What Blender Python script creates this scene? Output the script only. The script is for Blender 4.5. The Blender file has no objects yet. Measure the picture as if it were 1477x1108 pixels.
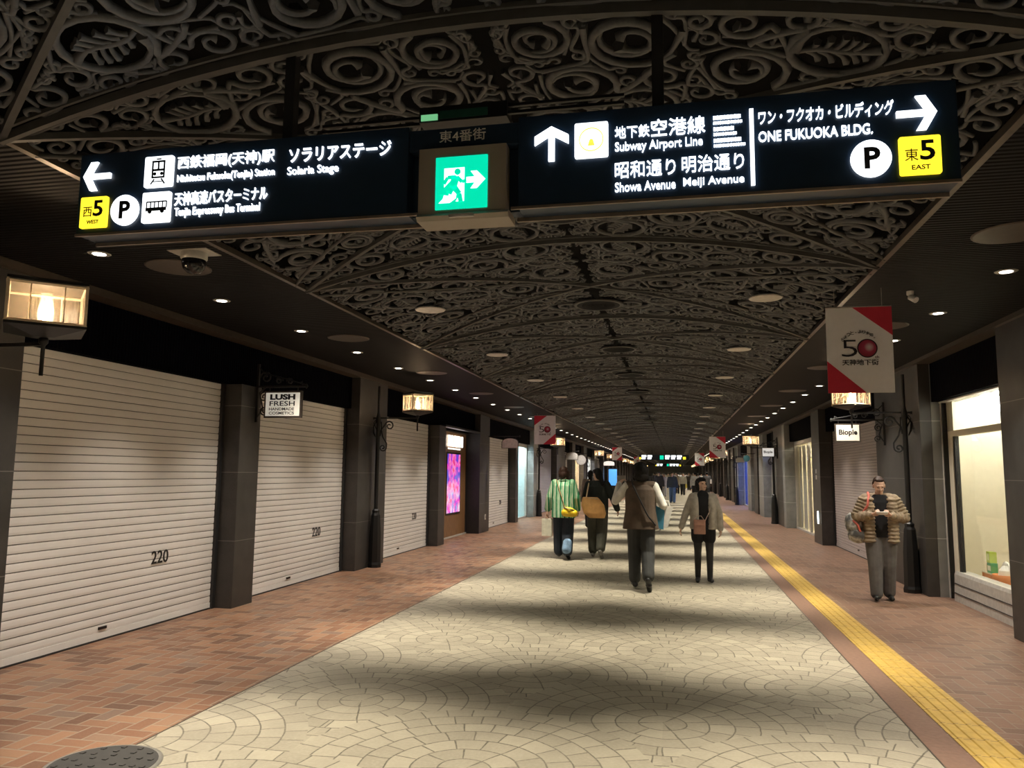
import bpy, bmesh, math, random
from mathutils import Vector, Matrix, Euler
import numpy as np
C = bpy.context.scene.collection
PI = math.pi
sc = bpy.context.scene

# ------------------------------------------------------------------ camera
cam_d = bpy.data.cameras.new('viewpoint'); cam = bpy.data.objects.new('viewpoint', cam_d); C.objects.link(cam)
cam_d.sensor_width = 36.0; cam_d.lens = 36.0*1109/1477; cam_d.clip_start = .05; cam_d.clip_end = 400
YAW, PITCH, ROLL = 0.20902, 0.11459, 0.010
fwd = Vector((-math.sin(YAW)*math.cos(PITCH), math.cos(YAW)*math.cos(PITCH), math.sin(PITCH)))
rgt = Vector((math.cos(YAW), math.sin(YAW), 0)); upv = rgt.cross(fwd)
r2 = rgt*math.cos(ROLL)+upv*math.sin(ROLL); u2 = upv*math.cos(ROLL)-rgt*math.sin(ROLL)
cam.matrix_world = Matrix(((r2.x,u2.x,-fwd.x,0),(r2.y,u2.y,-fwd.y,0),(r2.z,u2.z,-fwd.z,1.6),(0,0,0,1)))
sc.camera = cam

# ------------------------------------------------------------------ exposure, world
sc.view_settings.view_transform = 'Standard'; sc.view_settings.look = 'None'
sc.view_settings.gamma = 1.0; sc.view_settings.use_curve_mapping = False
sc.view_settings.exposure = 0.22
sc.cycles.max_bounces = 6; sc.cycles.diffuse_bounces = 4; sc.cycles.glossy_bounces = 3
sc.cycles.sample_clamp_indirect = 6.0
world = bpy.data.worlds.new('world'); sc.world = world; world.use_nodes = True
world.node_tree.nodes['Background'].inputs[0].default_value = (.02,.022,.03,1)
world.node_tree.nodes['Background'].inputs[1].default_value = 0.3
# strengths of the lamps of the place (built below; the vault lights also get an added fill)
VAULT_W, SOFFIT_W, LANTERN_W = 760.0, 205.0, 60.0
WARM = (1.0,.91,.72); LANTERN_C = (1.0,.70,.42); SOFFIT_C = (1.0,.90,.78)

# ------------------------------------------------------------------ node helpers
class X:
    """tiny expression wrapper around math nodes"""
    def __init__(s, nt, sock): s.nt, s.s = nt, sock
    def _m(s, op, *a):
        n = s.nt.nodes.new('ShaderNodeMath'); n.operation = op
        for i, v in enumerate((s,)+a):
            if isinstance(v, X): s.nt.links.new(v.s, n.inputs[i])
            else: n.inputs[i].default_value = v
        return X(s.nt, n.outputs[0])
    def __add__(s,o): return s._m('ADD',o)
    def __sub__(s,o): return s._m('SUBTRACT',o)
    def __mul__(s,o): return s._m('MULTIPLY',o)
    def __truediv__(s,o): return s._m('DIVIDE',o)
    def floor(s): return s._m('FLOOR')
    def fract(s): return s._m('FRACT')
    def mod(s,o): return s._m('FLOORED_MODULO',o)
    def sqrt(s): return s._m('SQRT')
    def asin(s): return s._m('ARCSINE')
    def absv(s): return s._m('ABSOLUTE')
    def lt(s,o): return s._m('LESS_THAN',o)
    def gt(s,o): return s._m('GREATER_THAN',o)
    def mn(s,o): return s._m('MINIMUM',o)
    def mx(s,o): return s._m('MAXIMUM',o)
    def atan2(s,o): return s._m('ARCTAN2',o)
    def cmp(s,o): return s._m('COMPARE',o,.1)
    def sin(s): return s._m('SINE')

def new_mat(name):
    m = bpy.data.materials.new(name); m.use_nodes = True
    nt = m.node_tree; b = nt.nodes['Principled BSDF']
    return m, nt, b
def pos(nt, kind='Object'):
    t = nt.nodes.new('ShaderNodeTexCoord'); s = nt.nodes.new('ShaderNodeSeparateXYZ')
    nt.links.new(t.outputs[kind], s.inputs[0])
    return X(nt,s.outputs[0]), X(nt,s.outputs[1]), X(nt,s.outputs[2]), t.outputs[kind]
def comb(nt, x, y, z=0.0):
    c = nt.nodes.new('ShaderNodeCombineXYZ')
    for i,v in enumerate((x,y,z)):
        if isinstance(v,X): nt.links.new(v.s,c.inputs[i])
        else: c.inputs[i].default_value = v
    return c.outputs[0]
def ramp(nt, fac, stops):
    r = nt.nodes.new('ShaderNodeValToRGB'); e = r.color_ramp.elements
    while len(e) < len(stops): e.new(.5)
    for el,(p,c) in zip(e,stops): el.position = p; el.color = (*c,1)
    nt.links.new(fac.s if isinstance(fac,X) else fac, r.inputs[0]); return r.outputs[0]
def mix(nt, fac, a, b):
    n = nt.nodes.new('ShaderNodeMix'); n.data_type = 'RGBA'
    for sock,v in ((n.inputs[0],fac),(n.inputs[6],a),(n.inputs[7],b)):
        if isinstance(v,X): nt.links.new(v.s,sock)
        elif isinstance(v,(tuple,list)): sock.default_value = (*v,1) if len(v)==3 else v
        elif isinstance(v,(int,float)): sock.default_value = v
        else: nt.links.new(v,sock)
    return n.outputs[2]
def noise(nt, vec, scale, detail=3, rough=.5):
    n = nt.nodes.new('ShaderNodeTexNoise'); n.inputs['Scale'].default_value = scale
    n.inputs['Detail'].default_value = detail; n.inputs['Roughness'].default_value = rough
    if vec is not None: nt.links.new(vec, n.inputs['Vector'])
    return X(nt, n.outputs[0])
def bump(nt, b, h, strength=.3, dist=.01):
    n = nt.nodes.new('ShaderNodeBump'); n.inputs['Strength'].default_value = strength; n.inputs['Distance'].default_value = dist
    nt.links.new(h.s if isinstance(h,X) else h, n.inputs['Height']); nt.links.new(n.outputs[0], b.inputs['Normal'])

def mat(name, col, rough=.6, metal=0.0, var=.12, scale=18, bmp=0.0, emit=None, es=0.0, spec=.5):
    m, nt, b = new_mat(name)
    x,y,z,v = pos(nt)
    n = noise(nt, v, scale)
    lo = tuple(c*(1-var) for c in col); hi = tuple(min(1,c*(1+var)) for c in col)
    nt.links.new(ramp(nt, n, [(.3,lo),(.7,hi)]), b.inputs['Base Color'])
    b.inputs['Roughness'].default_value = rough; b.inputs['Metallic'].default_value = metal
    b.inputs['Specular IOR Level'].default_value = spec
    if bmp: bump(nt, b, n, bmp)
    if emit: b.inputs['Emission Color'].default_value = (*emit,1); b.inputs['Emission Strength'].default_value = es
    return m
def glow(name, col, s, sample=False):
    m, nt, b = new_mat(name)
    b.inputs['Base Color'].default_value = (*col,1); b.inputs['Emission Color'].default_value = (*col,1)
    b.inputs['Emission Strength'].default_value = s
    if not sample: m.cycles.emission_sampling = 'NONE'
    return m

# ------------------------------------------------------------------ mesh helpers
class MB:
    def __init__(s): s.v=[]; s.f=[]; s.mi=[]; s.sm=[]; s.cur=0
    def add(s, vs, fs, smooth=False):
        o=len(s.v); s.v += [tuple(p) for p in vs]
        for f in fs: s.f.append(tuple(i+o for i in f)); s.mi.append(s.cur); s.sm.append(smooth)
        return s
    def box(s,x0,x1,y0,y1,z0,z1):
        x0,x1=min(x0,x1),max(x0,x1); y0,y1=min(y0,y1),max(y0,y1); z0,z1=min(z0,z1),max(z0,z1)
        return s.add([(x0,y0,z0),(x1,y0,z0),(x1,y1,z0),(x0,y1,z0),(x0,y0,z1),(x1,y0,z1),(x1,y1,z1),(x0,y1,z1)],
              [(0,3,2,1),(4,5,6,7),(0,1,5,4),(1,2,6,5),(2,3,7,6),(3,0,4,7)])
    def prism(s, poly, axis, a, b):
        """poly: 2-D points counter-clockwise in the plane of the other two axes, extruded along axis from a to b"""
        n=len(poly)
        def P(p,t):
            return {'x':(t,p[0],p[1]),'y':(p[0],t,p[1]),'z':(p[0],p[1],t)}[axis]
        vs=[P(p,a) for p in poly]+[P(p,b) for p in poly]
        fs=[tuple(range(n))[::-1],tuple(range(n,2*n))]+[(i,(i+1)%n,n+(i+1)%n,n+i) for i in range(n)]
        return s.add(vs,fs)
    def tube(s, path, r, sides=6, closed=False, smooth=True, caps=True, up=None):
        P=[Vector(p) for p in path]; n=len(P)
        rs = r if isinstance(r,(list,tuple)) else [r]*n
        vs=[]; prev=None
        for i in range(n):
            a=P[(i-1)%n] if (closed or i>0) else P[i]; b=P[(i+1)%n] if (closed or i<n-1) else P[i]
            t=(b-a); t = t.normalized() if t.length>1e-9 else Vector((0,0,1))
            if prev is None:
                q=Vector(up) if up else (Vector((0,0,1)) if abs(t.z)<.9 else Vector((1,0,0)))
            else: q=prev
            q=(q-t*q.dot(t)); q = q.normalized() if q.length>1e-6 else t.orthogonal().normalized()
            w=t.cross(q); prev=q
            for k in range(sides):
                an=2*PI*k/sides; vs.append(P[i]+q*(rs[i]*math.cos(an))+w*(rs[i]*math.sin(an)))
        fs=[]
        for i in range(n if closed else n-1):
            j=(i+1)%n
            for k in range(sides):
                l=(k+1)%sides; fs.append((i*sides+k,i*sides+l,j*sides+l,j*sides+k))
        s.add(vs,fs,smooth)
        if caps and not closed:
            s.add(vs[:sides],[tuple(range(sides))[::-1]]); s.add(vs[-sides:],[tuple(range(sides))])
        return s
    def lathe(s, prof, c=(0,0,0), seg=24, smooth=True):
        """prof: (radius, z) from bottom to top"""
        vs=[]; fs=[]; n=len(prof)
        for r,z in prof:
            for k in range(seg):
                a=2*PI*k/seg; vs.append((c[0]+r*math.cos(a),c[1]+r*math.sin(a),c[2]+z))
        for i in range(n-1):
            for k in range(seg):
                l=(k+1)%seg; fs.append((i*seg+k,i*seg+l,(i+1)*seg+l,(i+1)*seg+k))
        s.add(vs,fs,smooth)
        s.add(vs[:seg],[tuple(range(seg))[::-1]]); s.add(vs[-seg:],[tuple(range(seg))])
        return s
    def loft(s, rings, seg=20, smooth=True):
        """rings: (cx,cy,cz,rx,ry) horizontal ellipses bottom to top"""
        vs=[]; fs=[]; n=len(rings)
        for cx,cy,cz,rx,ry in rings:
            for k in range(seg):
                a=2*PI*k/seg; vs.append((cx+rx*math.cos(a),cy+ry*math.sin(a),cz))
        for i in range(n-1):
            for k in range(seg):
                l=(k+1)%seg; fs.append((i*seg+k,i*seg+l,(i+1)*seg+l,(i+1)*seg+k))
        fs.append(tuple(range(seg))[::-1]); fs.append(tuple(range((n-1)*seg,n*seg)))
        return s.add(vs,fs,smooth)
    def build(s, name, mats, parent=None, loc=None, bevel=0):
        me=bpy.data.meshes.new(name); me.from_pydata(s.v,[],s.f)
        for m in (mats if isinstance(mats,(list,tuple)) else [mats]): me.materials.append(m)
        me.polygons.foreach_set('material_index', s.mi); me.polygons.foreach_set('use_smooth', s.sm)
        me.update()
        o=bpy.data.objects.new(name,me); C.objects.link(o)
        if parent: o.parent=parent
        if loc: o.location=loc
        if bevel:
            md=o.modifiers.new('bevel','BEVEL'); md.width=bevel; md.segments=2; md.limit_method='ANGLE'
        return o
def tag(o, label=None, cat=None, group=None, kind=None):
    for k,v in (('label',label),('category',cat),('group',group),('kind',kind)):
        if v: o[k]=v
    return o
def thing(name, label, cat, loc=(0,0,0), rz=0, group=None):
    o=bpy.data.objects.new(name,None); C.objects.link(o); o.location=loc; o.rotation_euler=(0,0,rz)
    o.empty_display_size=.1
    return tag(o,label,cat,group)
def dup(o, parent=None):
    c=o.copy(); C.objects.link(c); c.parent=parent
    for ch in list(o.children): dup(ch,c)
    return c
def struct(o): o['kind']='structure'; return o
ORD=['first','second','third','fourth','fifth','sixth','seventh','eighth','ninth','tenth','eleventh','twelfth']

dg=None
def text_mesh(txt, bold=0.0, extrude=.004):
    cu=bpy.data.curves.new('lettering','FONT'); cu.body=txt; cu.size=1.0; cu.offset=bold; cu.extrude=0; cu.resolution_u=3
    o=bpy.data.objects.new('lettering_tmp',cu); C.objects.link(o)
    bpy.context.view_layer.update()
    d=bpy.context.evaluated_depsgraph_get()
    me=bpy.data.meshes.new_from_object(o.evaluated_get(d)); 
    C.objects.unlink(o); bpy.data.objects.remove(o); bpy.data.curves.remove(cu)
    n=len(me.vertices); co=np.zeros(n*3); me.vertices.foreach_get('co',co); co=co.reshape(-1,3)
    fs=[tuple(p.vertices) for p in me.polygons]
    bpy.data.meshes.remove(me)
    return co, fs
def text_into(mb, txt, box, y, bold=.0, depth=.006, face='-y', fit=True):
    """lettering fitted into box=(x0,z0,x1,z1) on a plane y (facing -y), solid of the given depth"""
    co,fs=text_mesh(txt,bold)
    if len(co)==0: return
    mn=co.min(0); mx=co.max(0); x0,z0,x1,z1=box
    w=max(mx[0]-mn[0],1e-6); h=max(mx[1]-mn[1],1e-6)
    sx=(x1-x0)/w; sz=(z1-z0)/h
    if not fit: sx=sz=min(sx,sz)
    X_=x0+(co[:,0]-mn[0])*sx; Z_=z0+(co[:,1]-mn[1])*sz
    # solid: boundary edges
    edges={}
    for f in fs:
        for i in range(len(f)):
            e=(f[i],f[(i+1)%len(f)]); edges[e]=1
    vs=[(X_[i],y-depth,Z_[i]) for i in range(len(co))]+[(X_[i],y,Z_[i]) for i in range(len(co))]
    n=len(co); ff=[f for f in fs]
    ff+=[(a,a+n,b+n,b) for (a,b) in edges if (b,a) not in edges]
    mb.add(vs,ff)
# ------------------------------------------------------------------ materials of the setting
CX = -0.83; HW = 2.37; ZS = 3.2; RISE = .34; Y0S, Y1S = -6.6, 140.0
LF, RF = -5.05, 3.3            # front planes of the pillars, left and right
def vz(x): return ZS+RISE*(1-((x-CX)/HW)**2)

def stone_floor():
    m, nt, b = new_mat('stone_setts')
    x,y,z,v = pos(nt)
    R=1.04; h=.15                      # scalloped fans of radius R, rings of setts h wide
    nz = noise(nt, v, 2.6, 2); nz2 = noise(nt, comb(nt,x,y,7.0), 2.6, 2)
    X_ = x+.10+(nz-.5)*.05; Y_ = y-7.36+60*R+(nz2-.5)*.05
    j0 = (Y_/R).floor()
    def cell(jr):
        par = jr.mod(2.0)*R
        dx = (X_+par+R).mod(2*R)-R
        return dx, Y_-jr*R
    dx0,dy0 = cell(j0); dx1,dy1 = cell(j0+1.0)
    ins = (dx0*dx0+dy0*dy0).lt(R*R); out = ins*-1.0+1.0
    dx = dx0*ins+dx1*out; dy = dy0*ins+dy1*out
    rad = (dx*dx+dy*dy).sqrt(); ring = (rad/h).floor()+.5
    s = dx.atan2(dy)*ring*h
    br = nt.nodes.new('ShaderNodeTexBrick')
    nt.links.new(comb(nt,s+ring*.2687,rad), br.inputs['Vector'])
    br.offset=0.0; br.squash=1.0
    for k,val in (('Scale',1.0),('Mortar Size',.0055),('Mortar Smooth',.3),('Bias',0.0),('Brick Width',.172),('Row Height',h)): br.inputs[k].default_value=val
    br.inputs['Color1'].default_value=(.265,.236,.182,1); br.inputs['Color2'].default_value=(.355,.318,.246,1); br.inputs['Mortar'].default_value=(.095,.082,.064,1)
    n2 = noise(nt, v, 45, 4)
    col = mix(nt, (n2-.42)*1.1, br.outputs['Color'], (.40,.36,.29))
    n3 = noise(nt, v, 2.2, 5, .65)
    col = mix(nt, ((n3-.40)*1.5).mx(0.0).mn(.4), col, (.20,.178,.14))
    nt.links.new(col, b.inputs['Base Color'])
    b.inputs['Roughness'].default_value=.62; b.inputs['Specular IOR Level'].default_value=.35
    h = X(nt,br.outputs['Fac'])*-1.0+n2*.55
    bump(nt,b,h,.55,.012)
    return m
def herringbone(name, w, tones, mortar, rot=0.0):
    m, nt, b = new_mat(name)
    x,y,z,v = pos(nt)
    px, py = x/w+100.0, y/w+100.0
    i, j = px.floor(), py.floor(); fx, fy = px.fract(), py.fract()
    k = (i-j).mod(4.0)
    k0,k1,k2,k3 = (k.cmp(float(q)) for q in range(4))
    big = 9.0
    dl = fx+k1*big; dr = fx*-1.0+1.0+k0*big; db = fy+k2*big; dt = fy*-1.0+1.0+k3*big
    d = dl.mn(dr).mn(db).mn(dt)
    ii = i-k1; jj = j-k2
    wn = nt.nodes.new('ShaderNodeTexWhiteNoise'); wn.noise_dimensions='3D'
    nt.links.new(comb(nt,ii,jj,k0+k1),wn.inputs['Vector'])
    base = ramp(nt, wn.outputs['Value'], tones)
    n2 = noise(nt,v,60,3)
    base = mix(nt,(n2-.4)*.7,base,(.31,.18,.12))
    mort = d.lt(.055)
    nt.links.new(mix(nt,mort,base,mortar), b.inputs['Base Color'])
    b.inputs['Roughness'].default_value=.48; b.inputs['Specular IOR Level'].default_value=.4
    h = (d*9.0).mn(1.0)+n2*.3
    bump(nt,b,h,.35,.006)
    return m
def granite(name, lo, hi, joints=(.77,1.57,2.36), rough=.45):
    m, nt, b = new_mat(name)
    x,y,z,v = pos(nt)
    n = noise(nt,v,240,2); n2 = noise(nt,v,6,3)
    c = ramp(nt, n*.75+n2*.3, [(.32,lo),(.72,hi)])
    j=None
    for q in joints:
        e=(z-q).absv().lt(.004); j = e if j is None else j+e
    c = mix(nt,j.mn(1.0),c,tuple(min(1,h*1.9+.03) for h in hi))
    nt.links.new(c,b.inputs['Base Color']); b.inputs['Roughness'].default_value=rough
    bump(nt,b,n,.05,.002)
    return m
def ribbed(name, col, axis, pitch, rough=.55, depth=.5, spec=.3):
    m, nt, b = new_mat(name)
    x,y,z,v = pos(nt); a={'x':x,'y':y,'z':z}[axis]
    s=(a*(2*PI/pitch)).sin()
    n=noise(nt,v,4,3)
    nt.links.new(ramp(nt,n,[(.3,tuple(c*.8 for c in col)),(.7,tuple(c*1.2 for c in col))]),b.inputs['Base Color'])
    b.inputs['Roughness'].default_value=rough; b.inputs['Specular IOR Level'].default_value=spec
    bump(nt,b,s,depth,.008)
    return m
M={}
M['stone']=stone_floor()
M['brick_l']=herringbone('brick_herringbone',.112,[(0,(.105,.052,.032)),(.3,(.175,.082,.046)),(.55,(.225,.112,.062)),(.8,(.275,.150,.086)),(1,(.155,.102,.075))],(.255,.19,.135))
M['brick_r']=herringbone('brick_herringbone_right',.112,[(0,(.125,.07,.048)),(.4,(.175,.094,.062)),(.75,(.22,.124,.082)),(1,(.16,.096,.07))],(.235,.17,.128))
M['brick_band']=mat('brick_border',(.20,.115,.08),.55,scale=30,bmp=.15)
M['granite']=granite('dark_granite',(.018,.016,.0145),(.075,.069,.063))
M['granite_light']=granite('grey_granite',(.12,.125,.12),(.36,.37,.36))
M['fascia']=ribbed('navy_fascia',(.0022,.0025,.0050),'y',.045,.8,.7,.02)
M['soffit']=ribbed('soffit_louvre',(.0060,.0056,.0056),'y',.05,.6,.5,.10)
M['void']=mat('ceiling_void',(.004,.0045,.006),.9)
M['iron']=mat('cast_scroll',(.078,.080,.084),.55,bmp=.1,scale=60)
M['rib']=mat('vault_rib',(.055,.054,.052),.5)
M['edge']=mat('bronze_trim',(.16,.135,.11),.35,.6)
M['cornice']=mat('bronze_cornice',(.075,.058,.045),.4,.3)
M['wall']=mat('back_wall',(.02,.02,.02),.8)
M['black']=mat('black_iron',(.010,.010,.010),.45,bmp=.05)
M['blackgloss']=mat('black_gloss',(.008,.008,.009),.15)
M['shutter']=mat('shutter_slat',(.83,.80,.76),.42,var=.03,scale=3)
M['shutter_p']=mat('shutter_slat_pinkish',(.52,.46,.45),.42,var=.03,scale=3)
M['shutter_b']=mat('shutter_slat_bluish',(.55,.55,.63),.42,var=.03,scale=3)
M['groove']=mat('slat_groove',(.17,.16,.15),.7)
M['dark']=mat('dark_paint',(.02,.02,.021),.5)
M['steel']=mat('brushed_steel',(.42,.40,.37),.35,.7)
M['steel_w']=mat('painted_steel',(.50,.48,.44),.4,.1)
M['cream']=mat('cream_wall',(.72,.66,.52),.6,var=.03)
M['white']=mat('white_paint',(.78,.77,.74),.5,var=.03)
M['wood']=None
def wood():
    m,nt,b=new_mat('oak_door'); x,y,z,v=pos(nt)
    n=noise(nt,comb(nt,x*9.0,y*9.0,z*1.1),5,4); nt.links.new(ramp(nt,n,[(.3,(.17,.085,.035)),(.7,(.33,.18,.08))]),b.inputs['Base Color'])
    b.inputs['Roughness'].default_value=.45; return m
M['wood']=wood()
def glass():
    m=bpy.data.materials.new('glass'); m.use_nodes=True; nt=m.node_tree; nt.nodes.clear()
    o=nt.nodes.new('ShaderNodeOutputMaterial'); mx=nt.nodes.new('ShaderNodeMixShader'); t=nt.nodes.new('ShaderNodeBsdfTransparent'); g=nt.nodes.new('ShaderNodeBsdfGlossy')
    g.inputs['Roughness'].default_value=.03; t.inputs[0].default_value=(.96,.97,.96,1)
    lw=nt.nodes.new('ShaderNodeLayerWeight'); fa=X(nt,lw.outputs['Facing']); fa=fa*fa*fa*fa*.5+.03
    nt.links.new(fa.s,mx.inputs[0]); nt.links.new(t.outputs[0],mx.inputs[1]); nt.links.new(g.outputs[0],mx.inputs[2]); nt.links.new(mx.outputs[0],o.inputs[0]); return m
M['glass']=glass()
M['lens']=glow('downlight_lens',(1,.93,.8),9)
M['lens_dim']=mat('louvre_grey',(.22,.21,.19),.5)

# ------------------------------------------------------------------ floor, yellow tactile strip
f=struct(MB().box(-3.1,1.44,Y0S,Y1S,-.08,0).build('floor',M['stone']))
struct(MB().box(-6.9,-3.1,Y0S,Y1S,-.08,0).build('floor_brick_left',M['brick_l']))
struct(MB().box(1.44,1.64,Y0S,Y1S,-.08,0).build('floor_border',M['brick_band']))
struct(MB().box(1.64,5.2,Y0S,Y1S,-.08,0).build('floor_brick_right',M['brick_r']))
mb=MB().box(-3.105,-3.095,Y0S,Y1S,-.01,.002).box(1.435,1.445,Y0S,Y1S,-.01,.002)
struct(mb.build('trim_floor',M['cornice']))
mt,nt,b=new_mat('tactile_yellow'); x,y,z,v=pos(nt)
e=((y/.3).fract()-.5).absv().gt(.485); n=noise(nt,v,14,4)
nt.links.new(mix(nt,e,ramp(nt,n,[(.25,(.42,.27,.055)),(.7,(.58,.39,.09))]),(.20,.13,.05)),b.inputs['Base Color']); b.inputs['Roughness'].default_value=.5
mb=MB().box(1.65,1.95,Y0S,Y1S,-.005,.004)
for k in range(4):
    xc=1.65+.0375+.075*k
    mb.prism([(xc-.018,.004),(xc+.018,.004),(xc+.011,.010),(xc-.011,.010)],'y',Y0S,Y1S)
tag(mb.build('tactile_paving',mt),'yellow ribbed tactile paving strip along the right brick walkway','tactile paving')
# manhole cover by the left border of the stone
mh=thing('manhole_cover','round dark patterned manhole cover in the brick at the lower left corner','manhole cover',(-3.06,3.83,0))
mb=MB().lathe([(.30,0),(.30,.006),(.285,.008)],seg=40)
mb.build('rim',M['steel'],mh)
mb=MB().lathe([(.276,0),(.276,.0105)],seg=40)
for r in (.06,.12,.18,.24):
    for k in range(int(r*60)):
        a=2*PI*k/int(r*60); mb.box(r*math.cos(a)-.012,r*math.cos(a)+.012,r*math.sin(a)-.012,r*math.sin(a)+.012,.006,.015)
mb.build('cover_plate',mat('cover_iron',(.035,.032,.030),.7),mh)

# ------------------------------------------------------------------ walls, soffits, fascias
struct(MB().box(-7.0,-6.9,Y0S,Y1S,-.08,ZS+.9).build('wall_left',M['wall']))
struct(MB().box(5.2,5.3,Y0S,Y1S,-.08,ZS+.9).build('wall_right',M['wall']))
struct(MB().box(-7.0,5.3,Y1S,Y1S+.1,-.08,ZS+.9).build('wall_far',M['white']))
struct(MB().box(-7.0,5.3,Y0S-.1,Y0S,-.08,ZS+.9).build('wall_back',M['wall']))
struct(MB().box(-7.0,CX-HW,Y0S,Y1S,ZS,ZS+.06).build('ceiling_left',M['soffit']))
struct(MB().box(CX+HW,5.3,Y0S,Y1S,ZS,ZS+.06).build('ceiling_right',M['soffit']))
mb=MB(); 
struct(MB().box(-5.42,-5.2,Y0S,Y1S,2.62,ZS).build('wall_fascia_left',M['fascia']))
mb=MB().box(3.46,3.75,Y0S,8.85,2.62,ZS).box(3.46,3.75,8.85,Y1S,2.62,ZS)
struct(mb.build('wall_fascia_right',M['fascia']))
struct(MB().box(-5.22,-5.0,Y0S,Y1S,3.13,ZS-.001).build('trim_cornice_left',M['cornice']))
struct(MB().box(3.25,3.48,Y0S,Y1S,3.15,ZS-.001).build('trim_cornice_right',M['cornice']))
for n_,xx in (('trim_vault_left',CX-HW),('trim_vault_right',CX+HW)):
    struct(MB().box(xx-.02,xx+.02,Y0S,Y1S,ZS-.012,ZS+.03).build(n_,M['edge']))
struct(MB().box(CX-HW-.3,CX+HW+.3,Y0S,Y1S,ZS+.8,ZS+.86).build('ceiling_void',M['void']))
mb=MB().box(CX-HW-.06,CX-HW,Y0S,Y1S,ZS+.06,ZS+.8).box(CX+HW,CX+HW+.06,Y0S,Y1S,ZS+.06,ZS+.8)
struct(mb.build('ceiling_void_sides',M['void']))

# ------------------------------------------------------------------ scrollwork vault, one bay of 3.2 m
BAY=3.2
def bay_mesh(seed=5):
    rnd=random.Random(seed); mb=MB(); W=HW; L=BAY
    circ=[]
    def ok(u,v,r):
        if u-r<.02 or u+r>W-.02 or v-r<.02 or v+r>L-.02: return False
        # diagonals (u: 0 centre .. W edge): lines v = L/2 +- L/2*u/W
        k=L/2/W; nn=math.hypot(1,k)
        for sg in (1,-1):
            if abs((v-L/2)-sg*k*u)/nn < r*.9+.01: return False
        return all(math.hypot(u-a,v-b)>(r+c)*.97 for a,b,c in circ)
    for r,tries in ((.23,120),(.185,420),(.15,900),(.115,2400),(.085,5000),(.062,8000),(.045,9000),(.034,9000)):
        for _ in range(tries):
            u,v=rnd.uniform(0,W),rnd.uniform(0,L); rr=r*rnd.uniform(.9,1.08)
            if ok(u,v,rr): circ.append((u,v,rr))
    curves=[]
    def spiral(u,v,r,a0,turns,d,rin=.22,n=None):
        n=n or int(14*turns)+4; out=[]
        for i in range(n+1):
            t=i/n; a=a0+d*2*PI*turns*t; q=r*(1-t*(1-rin)); out.append((u+q*math.cos(a),v+q*math.sin(a)))
        return out
    for i,(u,v,r) in enumerate(circ):
        a0=rnd.uniform(0,2*PI); d=rnd.choice((1,-1)); tr=.0095+.0120*min(1,r/.23)
        # nearest larger circle: tail runs out to it
        best=None
        for j,(a,b,c) in enumerate(circ):
            if j!=i and c>=r*.9:
                dd=math.hypot(a-u,b-v)-c-r
                if best is None or dd<best[0]: best=(dd,a,b,c)
        tail=[]
        if best and best[0]<.30:
            ang=math.atan2(best[2]-v,best[1]-u); a0=ang+d*(-1.25)
            p0=Vector((u+r*math.cos(a0),v+r*math.sin(a0)))
            t0=Vector((math.sin(a0),-math.cos(a0)))*d
            an2=ang+PI+d*1.0
            p1=Vector((best[1]+best[3]*math.cos(an2),best[2]+best[3]*math.sin(an2)))
            t1=Vector((-math.sin(an2),math.cos(an2)))*d
            ln=max((p1-p0).length,.03)
            for q in range(7):
                t=q/7; h=(2*t**3-3*t*t+1,t**3-2*t*t+t,-2*t**3+3*t*t,t**3-t*t)
                pp=p1*h[0]+(t1*ln)*h[1]+p0*h[2]+(-t0*ln*1.0)*h[3]; tail.append((pp.x,pp.y))
        if r>.135 and rnd.random()<.36:      # medallion: ring closed round a veined leaf
            ring=spiral(u,v,r*.96,a0,1.12,d,.86); curves.append((tail+ring,tr))
            la=rnd.uniform(0,2*PI); ca,sa=math.cos(la),math.sin(la)
            def L2(p,q): return (u+p*ca-q*sa, v+p*sa+q*ca)
            R=r*.8
            curves.append(([L2(-R+2*R*t/8, .12*R*math.sin(t*.8)) for t in range(9)],tr*.75))
            for t in (-.75,-.48,-.2,.08,.36):
                for sg in (1,-1):
                    wl=R*(.80-abs(t+.15)*.45)
                    curves.append(([L2(R*t+wl*(.75*s_-.25*s_*s_), sg*wl*(.25*s_+.5*s_*s_)+.0) for s_ in (0,.3,.6,.85,1)],tr*.55))
        else:
            curves.append((tail+spiral(u,v,r*.95,a0,1.32 if r>.1 else 1.05,d,.30 if r>.1 else .36),tr))
            if r>.15: curves.append((spiral(u,v,r*.62,a0+PI,1.0,-d,.35),tr*.8))
    for i,(u,v,r) in enumerate(circ):
        for j in range(i):
            a,b,c=circ[j]; gap=math.hypot(a-u,b-v)-r-c
            if gap<.045 and r>.04 and rnd.random()<.5:
                an=math.atan2(b-v,a-u); sg=rnd.choice((1,-1)); P=[]
                for q in range(7):
                    t=q/6; A=an+sg*(1.5-1.5*t); B=an+PI-sg*(1.5*t)
                    p=((1-t)**2*(u+r*math.cos(A))+ (1-(1-t)**2-t*t)*(u+(r+gap/2)*math.cos(an))+t*t*(a+c*math.cos(B)), (1-t)**2*(v+r*math.sin(A))+(1-(1-t)**2-t*t)*(v+(r+gap/2)*math.sin(an))+t*t*(b+c*math.sin(B)))
                    P.append(p)
                curves.append((P,.0075+.006*min(1,r/.2)))
    def put(path,tr,sg):
        P=[]
        for u,v in path:
            u=max(-W+.01,min(W-.01,u)); 
            P.append((CX+sg*u,v,vz(CX+u)+.012))
        n=len(P); rs=[tr*(.75+.35*math.sin(PI*min(1,(i+1)/n*1.1))) for i in range(n)]; rs[-1]=tr*1.75; rs[-2]=tr*1.3
        mb.tube(P,rs,5,up=(0,0,1))
    for path,tr in curves:
        if len(path)<2: continue
        put(path,tr,1); put(path,tr,-1)
    return mb
scroll=bay_mesh()
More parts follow.
